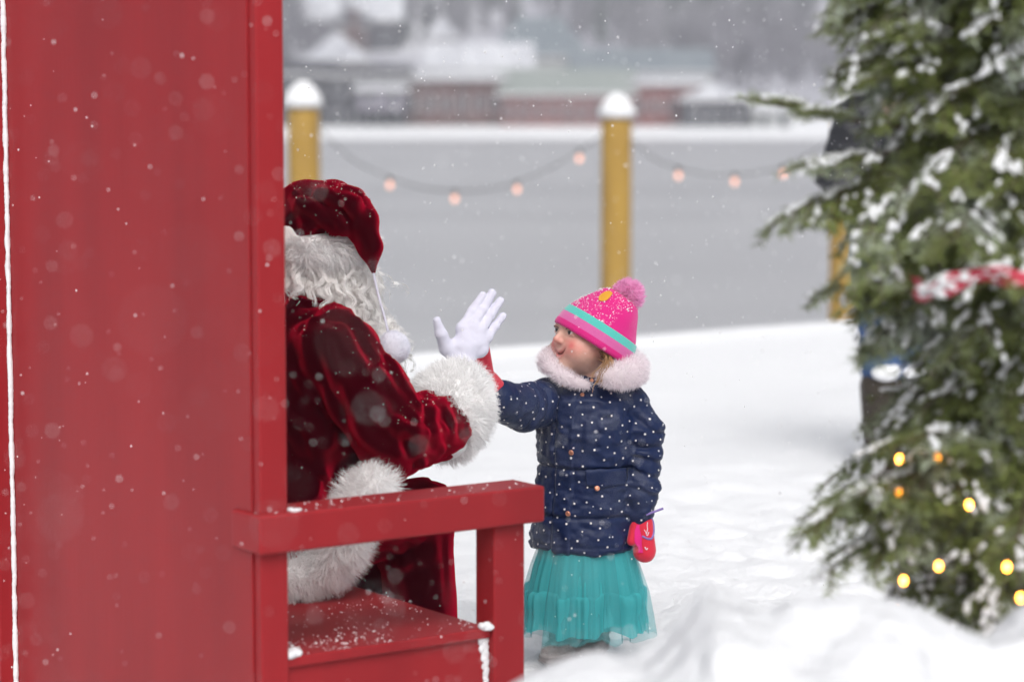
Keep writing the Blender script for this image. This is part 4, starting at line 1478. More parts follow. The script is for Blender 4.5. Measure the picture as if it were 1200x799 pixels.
# hood edge: pale pink fur lying round the shoulders
hood_px = [(690, 451, 6.01), (671, 446, 6.01), (652, 436, 6.015), (641, 426, 6.05), (650, 418, 6.13), (690, 416, 6.2), (722, 422, 6.19), (741, 428, 6.12), (738, 436, 6.04), (722, 440, 6.0), (708, 441, 5.99)]
hp = spline([P(*q) for q in hood_px], 40)
hr_ = np.interp(np.linspace(0, 1, 40), [0, 0.12, 0.3, 0.5, 0.68, 0.8, 1], [0.006, 0.010, 0.017, 0.023, 0.031, 0.034, 0.017])
G, lo, h = grid(hp.min(0) - 0.06, hp.max(0) + 0.06, 0.0065)
v, f = nets(chain(G, hp[::2], hr_[::2], 0.015), lo, h)
v = v + vnormals(v, f) * (0.005 * noise(v, 30, 5))[:, None]
fur_part('fur_collar', v, f, 14000, 0.014, M['pinkfur'], kid, comb=(0, 0, -0.1), width=0.0014, spread=0.5)
# hood of the coat lying on her back
G, lo, h = grid(P(640, 470, 6.2) - V3(0.05, 0.12, 0.05), P(765, 410, 6.2) + V3(0.05, 0.14, 0.05), 0.009)
v, f = nets(ell(G, P(702, 438, 6.19), (0.105, 0.075, 0.055)), lo, h)
part('hood', (v, f), M['navy'], kid)

# mittens
def mitten(c_wr, c_tip, th0, th1, r, flat_n, name='mitten', extra=True):
    ax_ = nrm(c_tip - c_wr)
    X = np.stack([nrm(np.cross(ax_, flat_n)), ax_, nrm(np.cross(nrm(np.cross(ax_, flat_n)), ax_))], 1)
    allp = np.stack([c_wr, c_tip, th0, th1])
    G, lo, h = grid(allp.min(0) - 0.06, allp.max(0) + 0.06, 0.0034)
    q = (G - c_wr.astype(np.float32)) @ X.astype(np.float32)
    L = np.linalg.norm(c_tip - c_wr)
    D = cap(q * np.array([1, 1, 1.45], np.float32), (0, 0, 0), (0, L - r * 0.8, 0), r * 0.85, r) * 0.8
    D = smin(D, cap(G, th0, th1, 0.013, 0.0125), 0.008)
    D = D + 0.0012 * noise(G, 40, 3)
    return nets(D, lo, h)
mw0, mw1 = P(752, 603, CD - 0.05), P(756, 656, CD - 0.06)
mv, mf = mitten(mw0, mw1, P(745, 612, CD - 0.055), P(740, 634, CD - 0.07), 0.030, V3(0.1, -1, 0))
mit = part('mitten', (mv, mf), M['mitten'], kid)
surf.n = vnormals(mv, mf)
def on_mitten(pxs, name, r, m_, closed=False, seg=20):
    pts = [surf(a, b, mv, mf, 0.0004)[0] for a, b in pxs]
    return part(name, tube(spline(pts, seg), r, 6), m_, mit)
on_mitten([(754, 629), (760, 632), (766, 630), (768.5, 623), (768, 612), (764, 604), (760, 602)], 'lilac_trim', 0.0030, M['lilac'])
on_mitten([(761.5, 612), (761, 617), (760.5, 621), (759.5, 626)], 'print', 0.0013, M['mitwhite'], seg=8)
on_mitten([(757.5, 620), (758.5, 625), (761, 627), (763, 622)], 'print', 0.0011, M['mitwhite'], seg=8)
on_mitten([(757, 642), (759, 645), (761, 642)], 'print', 0.0016, M['mitwhite'], seg=6)
pp = np.array([surf(a, b, mv, mf, 0.0006)[0] for a in np.linspace(745.5, 752, 6) for b in np.linspace(612, 650, 14)])
ff = np.array([(i * 14 + j, i * 14 + j + 1, (i + 1) * 14 + j + 1, (i + 1) * 14 + j) for i in range(5) for j in range(13)])
part('palm_patch', (smooth(pp, ff, 2, 0.4) - V3(0, 0.0012, 0), ff), M['mitpink'], mit)
part('strap', tube(spline([P(757, 603, CD - 0.075), P(765, 600, CD - 0.07), P(777, 595.5, CD - 0.06)], 8), 0.0030, 6), M['lilac'], mit)
rv, rf = mitten(P(570, 450, 5.845), P(557, 394, 5.785), P(562, 430, 5.80), P(548, 412, 5.785), 0.029, V3(0.35, 1, 0))
mit2 = part('mitten', (rv, rf), M['mitten'], kid)
G, lo, h = grid(P(577, 452, 5.85) - 0.07, P(577, 452, 5.85) + 0.07, 0.005)
v, f = nets(cap(G, P(580, 460, 5.865), P(570, 447, 5.84), 0.034, 0.030) + 0.002 * noise(G, 40, 3), lo, h)
part('mitten_cuff', (v, f), M['mitten'], mit2)

# hat: lathe about a tilted axis with bands of colour, pompom
hb, ht = P(695.5, 399, CD - 0.005), P(729, 346, CD + 0.01)
ha = nrm(ht - hb)
hx = nrm(V3(1, 0, 0) - ha * ha[0])
hy = np.cross(ha, hx)
HL = np.linalg.norm(ht - hb)
def lathe(prof, n=72, lump=0.0):
    V, F = [], []
    for i, (t, r) in enumerate(prof):
        for j in range(n):
            a = j * 2 * math.pi / n
            c = hb + ha * (t * HL) + r * (math.cos(a) * hx + 0.92 * math.sin(a) * hy)
            V.append(c)
    V = np.array(V)
    for i in range(len(prof) - 1):
        for j in range(n):
            k = (j + 1) % n
            F.append((i * n + j, i * n + k, (i + 1) * n + k, (i + 1) * n + j))
    F = np.array(F)
    rd = nrm(V - hb - ((V - hb) @ ha)[:, None] * ha)
    if lump:
        V = V + rd * (lump * noise(V, 18, 4))[:, None]
    return V, F
R0 = 0.1045
def rad_at(t):
    return float(np.interp(t, [-0.1, 0.0, 0.15, 0.35, 0.6, 0.8, 0.93, 1.0, 1.02], [1.02, 1.03, 1.01, 0.92, 0.745, 0.60, 0.49, 0.32, 0.0])) * R0
def span(a, b, n, extra=0.0, inner=True):
    pr = [(t, rad_at(t) + extra) for t in np.linspace(a, b, n)]
    if inner:
        pr = [(a + 0.004, rad_at(a) - 0.010)] + pr
    return pr
khat = part('hat', lathe(span(0.30, 1.02, 26, 0.0, False), 72, 0.006), M['magenta'], kid)
part('brim_edge', lathe([(0.02, R0 * 0.90), (-0.06, R0 * 0.93), (-0.10, R0 * 1.0), (-0.09, R0 * 1.05), (-0.04, R0 * 1.07), (0.03, R0 * 1.06)], 72, 0.002), M['magenta'], khat)
part('pink_stripe', lathe([(t, rad_at(t) + 0.0035) for t in np.linspace(0.0, 0.20, 8)], 72, 0.002), M['pink'], khat)
part('teal_stripe', lathe([(t, rad_at(t) + 0.004) for t in np.linspace(0.19, 0.335, 8)] + [(0.345, rad_at(0.345) - 0.004)], 72, 0.002), M['teal_knit'], khat)
# plain sewn-on patch
hv2, hf2 = lathe(span(0.30, 1.02, 60, 0.0, False), 140, 0.006)
surf.n = vnormals(hv2, hf2)
surf.n *= np.sign(((hv2 - hb) * surf.n).sum(1).mean())
pp, ok = [], True
for i in range(7):
    for j in range(16):
        a = j * 2 * math.pi / 16
        r = i / 6.0
        qx, qy = 709.5 + r * (9.0 * math.cos(a)), 345.0 + r * (5.5 * math.sin(a)) - r * 3.0 * math.cos(a)
        pp.append(surf(qx, qy, hv2, hf2, 0.0022)[0])
pp = np.array(pp)
ff = np.array([(i * 16 + j, (i + 1) * 16 + j, (i + 1) * 16 + (j + 1) % 16, i * 16 + (j + 1) % 16) for i in range(6) for j in range(16)])
part('patch', (smooth(pp, ff, 1, 0.3), ff), M['patch'], khat)
pomc = P(735, 346, CD + 0.015)
pv_, pf_ = ico(3)
pv_ = pv_ * 0.033 + pomc
po = part('pompom', (pv_, pf_), M['pompink'], khat)
part('yarn', fur(pv_, pf_, 4200, 0.017, comb=(0, 0, 0), spread=0.6, width=0.0026), M['pompink'], khat, kind='stuff')
settle(hv2, hf2, 1500, 0.0005, 0.0021, khat, up=0.30)
settle(pv_, pf_, 260, 0.0006, 0.0018, khat, up=0.2)

# blond hair under the hat
def lock(pts, r, n_str, parent, spread=0.006, w_=0.0032, seed=1):
    R = np.random.default_rng(seed)
    base = spline(pts, 22)
    T = nrm(np.gradient(base, axis=0))
    parts = []
    for i in range(n_str):
        off = R.normal(size=3) * spread
        ph, tw = R.uniform(0, 6.28), R.uniform(5, 9)
        t = np.linspace(0, 1, 22)
        s1 = nrm(np.cross(T, V3(0.2, 1, 0.1)))
        q = base + off * (0.6 + 0.6 * t)[:, None] + s1 * (r * np.cos(ph + tw * t))[:, None] + V3(0, 1, 0) * (r * np.sin(ph + tw * t))[:, None]
        parts.append(tube(q, w_ * (1 - 0.6 * t) / 2, 5))
    return join(*parts)
for pts_, r_, n_s, sp_, sd_ in (
    ([P(704, 414, 6.04), P(712, 420, 6.01), P(711, 430, 5.99), P(703, 440, 5.985), P(699, 448, 5.98)], 0.004, 26, 0.008, 2),
    ([P(712, 420, 6.04), P(716, 428, 6.0), P(711, 439, 5.99)], 0.004, 18, 0.008, 5),
    ([P(654, 400, 6.14), P(648, 408, 6.14), P(647, 416, 6.13), P(653, 421, 6.12)], 0.005, 45, 0.006, 3),
    ([P(716, 408, 6.08), P(720, 420, 6.08), P(716, 432, 6.07)], 0.006, 50, 0.014, 4)):
    part('hair_lock', lock(pts_, r_, n_s, kid, sp_, seed=sd_), M['blond'], kid, kind='stuff')

# tulle skirt: two tiers over a lining
def skirt(prof, waves, seed, n=420, amp=1.0):
    V, F = [], []
    a = np.arange(n) * 2 * math.pi / n
    ripple = sum(w_ * np.sin(k * a + seed * k) for k, w_ in waves)
    c0 = P(683, 640, CD)
    for z, r, am in prof:
        rr = r * (1 + am * amp * ripple)
        cx = c0[0] + (P(686, z, CD)[0] - c0[0])
        V.append(np.stack([cx + rr * np.cos(a), c0[1] + 0.9 * rr * np.sin(a), np.full(n, P(686, z, CD)[2]) + am * (0.03 * np.sin(5 * a + seed) + 0.025 * np.sin(11 * a + 2 * seed) + 0.015 * np.sin(23 * a))], 1))
    V = np.concatenate(V)
    for i in range(len(prof) - 1):
        for j in range(n):
            k = (j + 1) % n
            F.append((i * n + j, (i + 1) * n + j, (i + 1) * n + k, i * n + k))
    return V, np.array(F)
def tulle(name, col, alpha):
    m = bpy.data.materials.new(name)
    m.use_nodes = True
    t = m.node_tree
    t.nodes.clear()
    o = t.nodes.new('ShaderNodeOutputMaterial')
    d = t.nodes.new('ShaderNodeBsdfDiffuse')
    d.inputs[0].default_value = (*col, 1)
    tl = t.nodes.new('ShaderNodeBsdfTranslucent')
    tl.inputs[0].default_value = (*col, 1)
    tr = t.nodes.new('ShaderNodeBsdfTransparent')
    m1 = t.nodes.new('ShaderNodeMixShader')
    m1.inputs[0].default_value = 0.35
    m2 = t.nodes.new('ShaderNodeMixShader')
    m2.inputs[0].default_value = alpha
    t.links.new(d.outputs[0], m1.inputs[1])
    t.links.new(tl.outputs[0], m1.inputs[2])
    t.links.new(tr.outputs[0], m2.inputs[1])
    t.links.new(m1.outputs[0], m2.inputs[2])
    t.links.new(m2.outputs[0], o.inputs[0])
    return m
M['tulle'] = tulle('teal_tulle', (0.095, 0.52, 0.55), 0.76)
M['tulle_sheer'] = tulle('sheer_teal_tulle', (0.14, 0.58, 0.61), 0.34)
M['lining'] = mat('teal_lining', (0.07, 0.42, 0.45), 0.8)
wv = [(4, 0.35), (7, 0.45), (11, 0.40), (17, 0.26), (29, 0.14), (41, 0.08), (68, 0.05)]
top = skirt([(628, 0.112, 0.02), (645, 0.120, 0.05), (660, 0.129, 0.08), (675, 0.137, 0.10), (690, 0.143, 0.11)], wv, 1.0)
sk = part('skirt', top, M['tulle'], kid)
part('tier', skirt([(686, 0.136, 0.09), (688, 0.147, 0.11), (691, 0.151, 0.14), (700, 0.152, 0.15), (715, 0.150, 0.15), (724, 0.152, 0.17), (733, 0.154, 0.18)], wv, 1.0), M['tulle'], sk)
part('overlay', skirt([(632, 0.116, 0.02), (660, 0.134, 0.08), (690, 0.148, 0.13), (718, 0.154, 0.16), (741, 0.158, 0.18)], wv, 2.3), M['tulle_sheer'], sk)
part('lining', skirt([(630, 0.105, 0.02), (660, 0.118, 0.04), (690, 0.126, 0.06), (726, 0.132, 0.08)], wv, 0.4), M['lining'], sk)

# fluffy grey boots
for k, (ft, hp_, off) in enumerate(((footR, legR, V3(-0.52, -0.85, 0)), (footL, legL, V3(-0.30, -0.95, 0)))):
    d_ = nrm(off)
    base_ = V3(ft[0], ft[1], 0.0)
    G, lo, h = grid(base_ - V3(0.12, 0.16, 0.02), base_ + V3(0.12, 0.12, 0.19), 0.005)
    D = chain(G, [base_ + UP * 0.16, base_ + UP * 0.05], [0.046, 0.044], 0.02)
    D = smin(D, ell(G, base_ + d_ * 0.045 + UP * 0.030, (0.040, 0.068, 0.036), frame(d_)), 0.025)
    D = smax(D, 0.001 - G[..., 2], 0.006)
    D = D + 0.005 * np.abs(np.sin(G[..., 2] * 95 + 3 * noise(G, 14, 2))) - 0.0025 + 0.003 * noise(G, 60, 7)
    v, f = nets(D, lo, h)
    bo = part('boot', (v, f), M['boot'], kid)
    part('pile', fur(v, f, 2600, 0.007, comb=(0, 0, -0.3), width=0.0018), M['boot'], bo, kind='stuff')

# ------------------------------------------------------------------ bystander behind the tree
BD = 9.4
bz = on_z(1040, 547, 0.0)
BD = bz[1]
by = thing('person', 'bystander in black jacket, jeans and tall brown boots standing behind the fir tree', 'person', (P(1045, 547, BD)[0], BD, 0))
BF = nrm(V3(0.55, 0.83, 0))
def B(px, py, dd=0.0): return P(px, py, BD + dd)
b_hip, b_neck = B(1048, 290), B(1046, 118)
b_head = B(1046, 72, -0.02)
b_sL, b_sR = B(1092, 140, 0.05), B(1004, 140, -0.03)
b_eR, b_wR = B(981, 208, -0.02), B(1022, 262, -0.14)
b_eL, b_wL = B(1112, 215, 0.06), B(1090, 285, -0.05)
b_kR, b_kL = B(1034, 430, -0.03), B(1068, 430, 0.03)
b_aR, b_aL = B(1033, 530, -0.02), B(1069, 530, 0.04)
G, lo, h = grid(np.minimum.reduce([b_eR, b_aR]) - 0.2, np.maximum.reduce([b_head + 0.1, b_eL]) + 0.12, 0.016)
D = chain(G, [b_hip, b_neck - UP * 0.06], [0.12, 0.12], 0.05)
D = smin(D, cap(G, b_sR, b_sL, 0.05, 0.05), 0.04)
D = smin(D, chain(G, [b_sR, b_eR, b_wR], [0.045, 0.038, 0.028]), 0.03)
D = smin(D, chain(G, [b_sL, b_eL, b_wL], [0.045, 0.038, 0.028]), 0.03)
D = smin(D, chain(G, [b_hip + V3(-0.07, 0, -0.04), b_kR, b_aR], [0.07, 0.05, 0.035]), 0.03)
D = smin(D, chain(G, [b_hip + V3(0.07, 0, -0.04), b_kL, b_aL], [0.07, 0.05, 0.035]), 0.03)
D = smin(D, cap(G, b_neck, b_head - UP * 0.04, 0.05, 0.05), 0.02)
v1 = nets(D, lo, h)
BR = frame(BF)
G, lo, h = grid(b_head - 0.14, b_head + 0.15, 0.005)
v2 = nets(smin(head_sdf(G, b_head, BR, 1.1, False, False), cap(G, b_neck, b_head - UP * 0.04, 0.05, 0.05), 0.02), lo, h)
bb = part('body', join(v1, v2), M['face'], by)
head_colours(bb.data, b_head - np.array(by.location), BR, 1.1, (0.60, 0.37, 0.28), (0.45, 0.16, 0.14), (0.6, 0.25, 0.2), (0.1, 0.06, 0.04))
eyes(b_head, BR, 1.1, bb)
G, lo, h = grid(np.minimum.reduce([b_eR, b_hip]) - 0.2, np.maximum.reduce([b_neck, b_eL]) + 0.15, 0.012)
D = ell(G, (b_hip + b_neck) / 2 - UP * 0.03, (0.205, 0.15, 0.40), BR)
D = smax(D, b_hip[2] - 0.04 - G[..., 2], 0.02)
D = smin(D, cap(G, b_sR, b_sL, 0.085, 0.085), 0.05)
D = smin(D, chain(G, [b_sR, b_eR, b_wR], [0.085, 0.075, 0.055], 0.03), 0.03)
D = smin(D, chain(G, [b_sL, b_eL, b_wL], [0.085, 0.075, 0.055], 0.03), 0.03)
D = smin(D, cap(G, b_neck - UP * 0.05, b_neck + UP * 0.01, 0.09, 0.075), 0.03)
v, f = nets(D, lo, h)
v = folds(v, f, [(b_sR, b_eR), (b_eR, b_wR), (b_hip, b_neck), (b_sL, b_eL), (b_eL, b_wL)], 0.012, 14, 10, 3.0)
part('jacket', (v, f), M['jacket'], by)
G, lo, h = grid(np.minimum(b_aR, b_aL) - 0.15, b_hip + V3(0.25, 0.2, 0.1), 0.012)
D = smin(chain(G, [b_hip + V3(-0.07, 0, 0.0), b_kR, b_aR + UP * 0.1], [0.105, 0.075, 0.065], 0.03), chain(G, [b_hip + V3(0.07, 0, 0.0), b_kL, b_aL + UP * 0.1], [0.105, 0.075, 0.065], 0.03), 0.02)
v, f = nets(D, lo, h)
v = folds(v, f, [(b_hip, b_kR), (b_kR, b_aR), (b_hip, b_kL), (b_kL, b_aL)], 0.008, 10, 12, 6.0)
part('jeans', (v, f), M['denim'], by)
for kn, an in ((b_kR, b_aR), (b_kL, b_aL)):
    base_ = V3(an[0], an[1], 0.0)
    G, lo, h = grid(base_ - V3(0.14, 0.24, 0.02), base_ + V3(0.14, 0.14, 0.38), 0.010)
    D = smin(chain(G, [kn * 0.85 + base_ * 0.15 - UP * 0.02, base_ + UP * 0.08], [0.088, 0.068], 0.02), ell(G, base_ + BF * 0.08 + UP * 0.04, (0.052, 0.135, 0.055), frame(BF)), 0.03)
    D = smax(D, 0.002 - G[..., 2], 0.006)
    bo = part('boot', nets(D, lo, h), M['brownboot'], by)
    tp = kn * 0.85 + base_ * 0.15 + UP * 0.045 - V3(0, 0.085, 0)
    v, f = blobs(np.array([tp, tp + V3(0.03, 0.01, 0.012)]), np.array([[0.055, 0.03, 0.032], [0.03, 0.03, 0.02]]), 3, 0.06)
    part('snow_patch', (v, f), M['snow'], bo, kind='stuff')
for wr, el_ in ((b_wR, b_eR), (b_wL, b_eL)):
    d_ = nrm(wr - el_)
    G, lo, h = grid(wr - 0.14, wr + 0.16, 0.008)
    D = ell(G, wr + d_ * 0.05, (0.042, 0.05, 0.028), frame(d_))
    sd_ = nrm(np.cross(d_, V3(0, 1, 0)))
    for k in range(4):
        a = wr + d_ * 0.08 + sd_ * (-0.03 + 0.02 * k)
        D = smin(D, chain(G, [a, a + d_ * 0.035, a + d_ * 0.05 + V3(0, 0.02, 0)], [0.011, 0.010, 0.009], 0.004), 0.003)
    D = smin(D, cap(G, wr + d_ * 0.03 + sd_ * 0.035, wr + d_ * 0.07 + sd_ * 0.06, 0.012, 0.010), 0.006)
    gl = part('glove', nets(D, lo, h), M['knit_grey'], by)
    v, f = nets(cap(G, wr - d_ * 0.02, wr + d_ * 0.015, 0.048, 0.046), lo, h)
    part('glove_cuff', (v, f), M['knit_red'], gl)
G, lo, h = grid(b_head - 0.16, b_head + 0.2, 0.007)
D = smax(ell(G, b_head + UP * 0.045 + BR @ V3(0, -0.012, 0), (0.092, 0.108, 0.108)), (b_head[2] + 0.045) - G[..., 2], 0.008)
v, f = nets(D, lo, h)
part('knit_hat', (v, f), M['jacket'], by)
hr2 = smax(ell(G, b_head + BR @ V3(0, -0.035, -0.01), (0.085, 0.085, 0.11), BR), -(ell(G, b_head + BR @ V3(0, 0.075, -0.01), (0.075, 0.075, 0.12), BR)), 0.01)
part('hair', nets(hr2, lo, h), mat('dark_hair', (0.03, 0.02, 0.015), 0.5), by)

# ------------------------------------------------------------------ the snowy fir tree on the right
TD = 4.10
tb = P(1192, 600, TD)
TX, TY = tb[0], TD
tree = thing('fir_tree', 'green fir tree dusted with snow, at the right edge of the picture', 'tree', (TX, TY, -0.25))
TH = 2.75
tp_ = [V3(TX + 0.01 * math.sin(k), TY + 0.01 * math.cos(1.3 * k), -0.25 + TH * k / 12) for k in range(13)]
part('trunk', tube(tp_, np.linspace(0.045, 0.006, 13), 12), M['bark'], tree)
SIL = [(-300, 30), (-200, 130), (-100, 210), (0, 235), (60, 212), (100, 200), (150, 175), (200, 185), (245, 230), (290, 268), (330, 222), (400, 200), (440, 150), (500, 140),
       (540, 170), (570, 225), (600, 250), (640, 235), (690, 175), (740, 130), (800, 80)]
sy = np.array([P(1192, a, TD)[2] for a, b in SIL])[::-1]
sr = np.array([RP(b, TD) for a, b in SIL])[::-1]
R = np.random.default_rng(21)
NV, NFq, TW, SN = [], [], [], []
def needles(pts, dens, ln, up=0.15):
    """needles along a twig, mostly to both sides"""
    pts = np.asarray(pts)
    seg = np.linalg.norm(np.diff(pts, axis=0), axis=1)
    tot = seg.sum()
    n = max(6, int(tot * dens))
    s = np.sort(R.random(n)) * tot
    cum = np.concatenate([[0], np.cumsum(seg)])
    p = np.stack([np.interp(s, cum, pts[:, k]) for k in range(3)], 1)
    T = nrm(pts[np.minimum(np.searchsorted(cum, s), len(pts) - 1)] - pts[np.maximum(np.searchsorted(cum, s) - 1, 0)])
    side = nrm(np.cross(T, V3(0, 0, 1) + 0.01))
    upv = np.cross(side, T)
    ang = R.normal(0, 0.55, n) + np.where(R.random(n) < 0.5, 0, math.pi)
    d = side * np.cos(ang)[:, None] + upv * (np.sin(ang) * np.sign(R.random(n) - 0.25))[:, None]
    d = nrm(d * 0.85 + T * 0.65 + upv * up)
    L = ln * R.uniform(0.7, 1.15, n)[:, None]
    wdir = nrm(np.cross(d, upv + 0.3 * R.normal(size=(n, 3))))
    w_ = 0.0013
    q = np.stack([p - wdir * w_, p + wdir * w_, p + d * L + wdir * w_ * 0.5, p + d * L - wdir * w_ * 0.5], 1)
    NV.append(q.reshape(-1, 3))
def twig(p0, d0, L, droop, nseg=5):
    pts, d, p = [p0], nrm(d0), p0.copy()
    for k in range(nseg):
        d = nrm(d + V3(0, 0, -droop / nseg) + 0.06 * R.normal(size=3))
        p = p + d * L / nseg
        pts.append(p)
    return np.array(pts)
def add_snow(pts, prob, big=1.0):
    if R.random() > prob: return
    k = R.integers(1, len(pts))
    a, b = pts[k - 1], pts[k]
    c = a + (b - a) * R.random()
    T = nrm(b - a)
    s = nrm(np.cross(T, V3(0.0, 0.02, 1)))
    u = np.cross(s, T)
    for _ in range(R.integers(4, 9)):
        q = R.uniform(0.55, 1.2) * big
        SN.append((c + T * R.normal(0, 0.014) * big + s * R.normal(0, 0.005) + u * (0.006 + R.uniform(0, 0.004)), np.array([0.0085, 0.0048, 0.0042]) * q, np.stack([T, s, u])))
def bough(p0, d0, L, droop, big=1.0):
    main = twig(p0, d0, L, droop, 9)
    TW.append((main, 0.0045))
    needles(main[3:], 500, 0.022)
    nt_ = int(L / 0.022)
    for k in range(nt_):
        t = 0.22 + 0.76 * (k + R.random() * 0.6) / nt_
        i = min(int(t * 9), 8)
        q = main[i] + (main[i + 1] - main[i]) * (t * 9 - i)
        T = nrm(main[i + 1] - main[i])
        sd = nrm(np.cross(T, V3(0, 0, 1))) * (1 if k % 2 else -1)
        tl = L * 0.42 * (1.08 - t) ** 0.7 * R.uniform(0.6, 1.1) + 0.03
        tw_ = twig(q, T * 0.75 + sd * 0.75 + V3(0, 0, 0.05), tl, droop * 0.6 + 0.25, 5)
        TW.append((tw_, 0.0020))
        needles(tw_, 560, 0.020)
        add_snow(tw_, 0.33)
        if tl > 0.09:
            for e in (1, -1):
                s2 = nrm(np.cross(nrm(tw_[3] - tw_[2]), V3(0, 0, 1))) * e
                t2 = twig(tw_[2], nrm(tw_[3] - tw_[2]) + s2 * 0.8, tl * 0.5, droop * 0.6 + 0.2, 4)
                TW.append((t2, 0.0015))
                needles(t2, 560, 0.019)
                add_snow(t2, 0.22)
    for _ in range(4):
        add_snow(main[3:], 0.6, 1.0)
NB = 560
for k in range(NB):
    z = 0.45 + 1.55 * ((k + R.random()) / NB)
    az = k * 2.39996 + R.normal(0, 0.25)
    rad = float(np.interp(z, sy, sr))
    if az % 6.2832 < 1.9 and az % 6.2832 > 0.6 and k % 2: continue       # thinner at the back
    L = rad * R.uniform(0.66, 1.10)
    dr = R.uniform(0.5, 1.5)
    d0 = V3(math.cos(az), math.sin(az), 0.35)
    bough(V3(TX, TY, z + L * 0.25 * dr), d0, L * 1.10, dr)
# the long sprig reaching out at the upper left, and the drooping ones below
bough(P(1060, 150, TD - 0.05), P(905, 120, TD - 0.05) - P(1060, 150, TD - 0.05) + V3(0, 0, -0.02), RP(185, TD), -0.22)
bough(P(1070, 175, TD - 0.05), P(935, 190, TD - 0.08) - P(1070, 175, TD - 0.05), RP(150, TD), 0.20)
bough(P(1060, 540, TD - 0.1), P(950, 590, TD - 0.15) - P(1060, 540, TD - 0.1), RP(150, TD), 0.25)
bough(P(1060, 600, TD - 0.1), P(960, 660, TD - 0.15) - P(1060, 600, TD - 0.1), RP(120, TD), 0.2)
bough(P(1190, 640, TD - 0.26), P(1160, 740, TD - 0.42) - P(1190, 640, TD - 0.26), RP(130, TD), 0.2)
for a_, b_ in ((1000, 70), (1012, 40), (988, 100), (1005, 10), (1010, 85), (1020, 55)):
    st = P(1120, b_ - 25, TD - 0.12)
    bough(st, P(a_, b_, TD - 0.15) - st, RP(1125 - a_, TD), 0.15)
nv = np.concatenate(NV)
nf = np.arange(len(nv)).reshape(-1, 4)
M['needle'] = vary(mat('fir_needles', (0.16, 0.195, 0.052), 0.55, Specular_IOR_Level=0.35), (0.46, 0.52, 0.43), 9, 5, 0.50, 0.72)
crown = part('crown', (nv, nf), M['needle'], tree)
crown['kind'] = 'stuff'
part('twigs', join(*[tube(a, np.linspace(b, b * 0.35, len(a)), 4, False) for a, b in TW]), M['bark'], crown, kind='stuff')
cs = np.array([s[0] for s in SN])
rs = np.array([s[1] for s in SN])
ax3 = np.array([s[2] for s in SN])
v, f = blobs(cs, rs, 1, 0.22, ax3)
part('snow_clumps', (v, f), M['snow'], crown, kind='stuff')
print('needles', len(nf), 'snow', len(SN), 'twigs', len(TW))

# red ribbon round the tree
rp = [(1070, 322, 4.50), (1069, 332, 4.40), (1085, 341, 4.31), (1112, 334, 4.26), (1150, 322, 4.23), (1195, 327, 4.21), (1250, 332, 4.24), (1300, 326, 4.35), (1335, 318, 4.55), (1300, 312, 4.80), (1200, 306, 4.92), (1110, 310, 4.80), (1070, 322, 4.50)]
near_ = lambda q: P(q[0], q[1], TD + (q[2] - 4.62) * 0.88)
rb = spline([near_(q) for q in rp], 90)
rbt = thing('ribbon', 'red ribbon wound round the fir tree, snow lying on it', 'ribbon', rb[0])
T = nrm(np.gradient(rb, axis=0))
t = np.linspace(0, 1, 90)
tilt = 0.5 * np.sin(t * 40) + 0.3
nb = nrm(np.cross(T, V3(0, 0, 1)))
wv_ = np.cos(tilt)[:, None] * V3(0, 0, 1) + np.sin(tilt)[:, None] * nb
hw = 0.015 + 0.004 * np.sin(t * 55)
V_ = []
for s in (-1, -0.5, 0, 0.5, 1):
    V_.append(rb + wv_ * (hw * s)[:, None] - nb * (0.004 * (1 - s * s)))
V_ = np.stack(V_, 1)
out = np.concatenate([V_, V_ + nb[:, None, :] * 0.0012], 1)
n5 = 10
F_ = []
for i in range(89):
    for j in range(4):
        F_.append((i * n5 + j, i * n5 + j + 1, (i + 1) * n5 + j + 1, (i + 1) * n5 + j))
        F_.append((i * n5 + 5 + j, (i + 1) * n5 + 5 + j, (i + 1) * n5 + 6 + j, i * n5 + 6 + j))
    F_.append((i * n5, (i + 1) * n5, (i + 1) * n5 + 5, i * n5 + 5))
    F_.append((i * n5 + 4, i * n5 + 9, (i + 1) * n5 + 9, (i + 1) * n5 + 4))
part('band', (out.reshape(-1, 3), np.array(F_)), M['ribbon'], rbt)
k = R.integers(14, 62, 90)
rr = R.uniform(0.003, 0.008, 90)
v, f = blobs(rb[k] + wv_[k] * (hw[k] * R.uniform(-0.5, 1, 90))[:, None] - nb[k] * 0.004 + R.normal(size=(90, 3)) * 0.004, np.stack([rr * 1.6, rr, rr * 0.7], 1), 2, 0.15)
part('snow_patch', (v, f), M['snow'], rbt, kind='stuff')

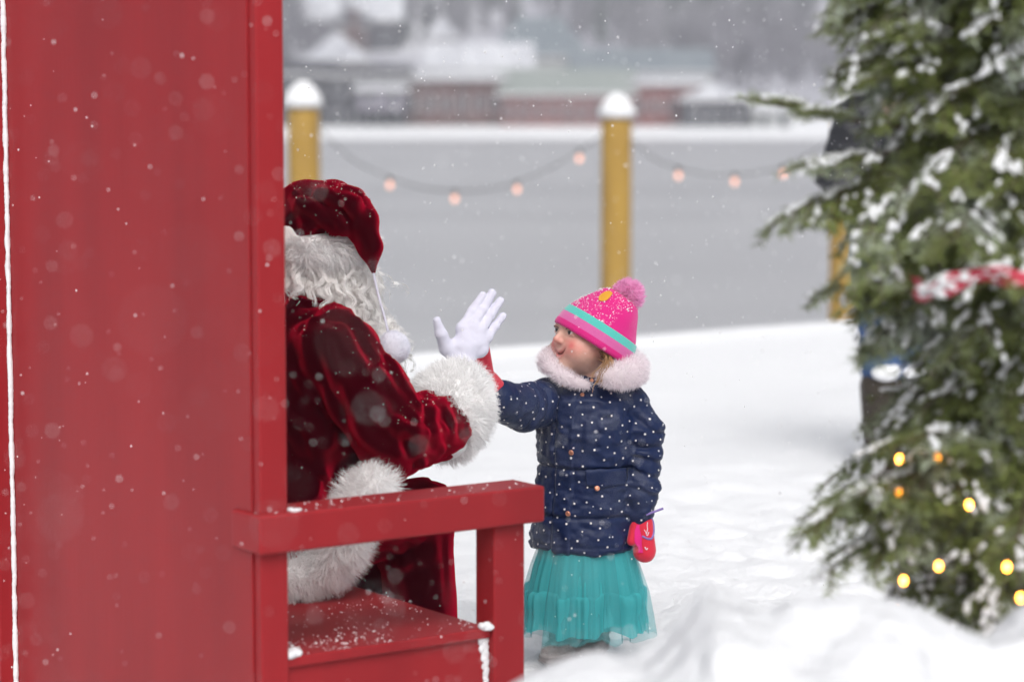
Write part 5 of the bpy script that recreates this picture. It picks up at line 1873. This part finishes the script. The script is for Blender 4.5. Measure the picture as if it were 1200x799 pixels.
# warm fairy lights low in the tree
lp = [(1112, 545, 4.24), (1060, 543, 4.30), (1067, 590, 4.28), (1147, 601, 4.18), (1100, 663, 4.20), (1180, 664, 4.10), (1196, 700, 4.08), (1120, 690, 4.2), (1059, 680, 4.22), (1053, 708, 4.20)]
fl = thing('fairy_lights', 'string of small warm glowing lights low in the fir tree', 'light string', near_(lp[0]))
part('wire', tube(spline([near_(q) + V3(0, 0.01, 0.012) for q in lp], 80), 0.0012, 5), M['wire'], fl)
for q in lp:
    if q[0] == 1120: continue
    c = near_(q) + V3(0, {543: 0.05, 590: 0.12, 622: 0.16, 545: 0.10, 601: 0.08}.get(q[1], 0.0), 0)
    v, f = ico(2)
    o = part('bulb', (v * np.array([0.0045, 0.0045, 0.0065]) + c, f), M['bulb_dim'] if q[1] in (590, 622, 545) else M['bulb_warm'], fl)
    part('socket', tube([c + V3(0, 0.003, 0.006), c + V3(0, 0.008, 0.016)], 0.004, 6), M['wire'], o)

# ------------------------------------------------------------------ falling snow
M['flake'] = soft('snowflake', (0.97, 0.97, 0.98), 0.5)
N = 42000
y = 0.45 + (17 - 0.45) * RN.random(N)
keep = RN.random(N) < np.where(y < 8, 1.0, 0.45)
x = (RN.random(N) * 2 - 1) * (0.9 + 0.26 * y)
z = -0.1 + 3.4 * RN.random(N)
keep &= (np.abs(x) < 0.9 + 0.25 * y)
c = np.stack([x, y, z], 1)[keep]
c = c[np.linalg.norm(c - (khead + V3(-0.05, -0.25, 0.0)), axis=1) > 0.33]
r = 0.0009 + 0.0016 * RN.random(len(c)) ** 2.5
r = np.where(c[:, 1] < 4, r * 0.9, r)
v = np.array([(1, 0, 0), (-1, 0, 0), (0, 1, 0), (0, -1, 0), (0, 0, 1.3), (0, 0, -1.3)], float)
f = np.array([(0, 2, 4), (2, 1, 4), (1, 3, 4), (3, 0, 4), (2, 0, 5), (1, 2, 5), (3, 1, 5), (0, 3, 5)])
q = c[:, None] + v[None] * r[:, None, None] * (0.7 + 0.6 * RN.random((len(c), 6, 1)))
F_ = (f[None] + 6 * np.arange(len(c))[:, None, None]).reshape(-1, 3)
g = part('falling_snow', (q.reshape(-1, 3), F_), M['flake'], None, smooth_=False)
tag(g, 'snowflakes falling through the air', kind='stuff')
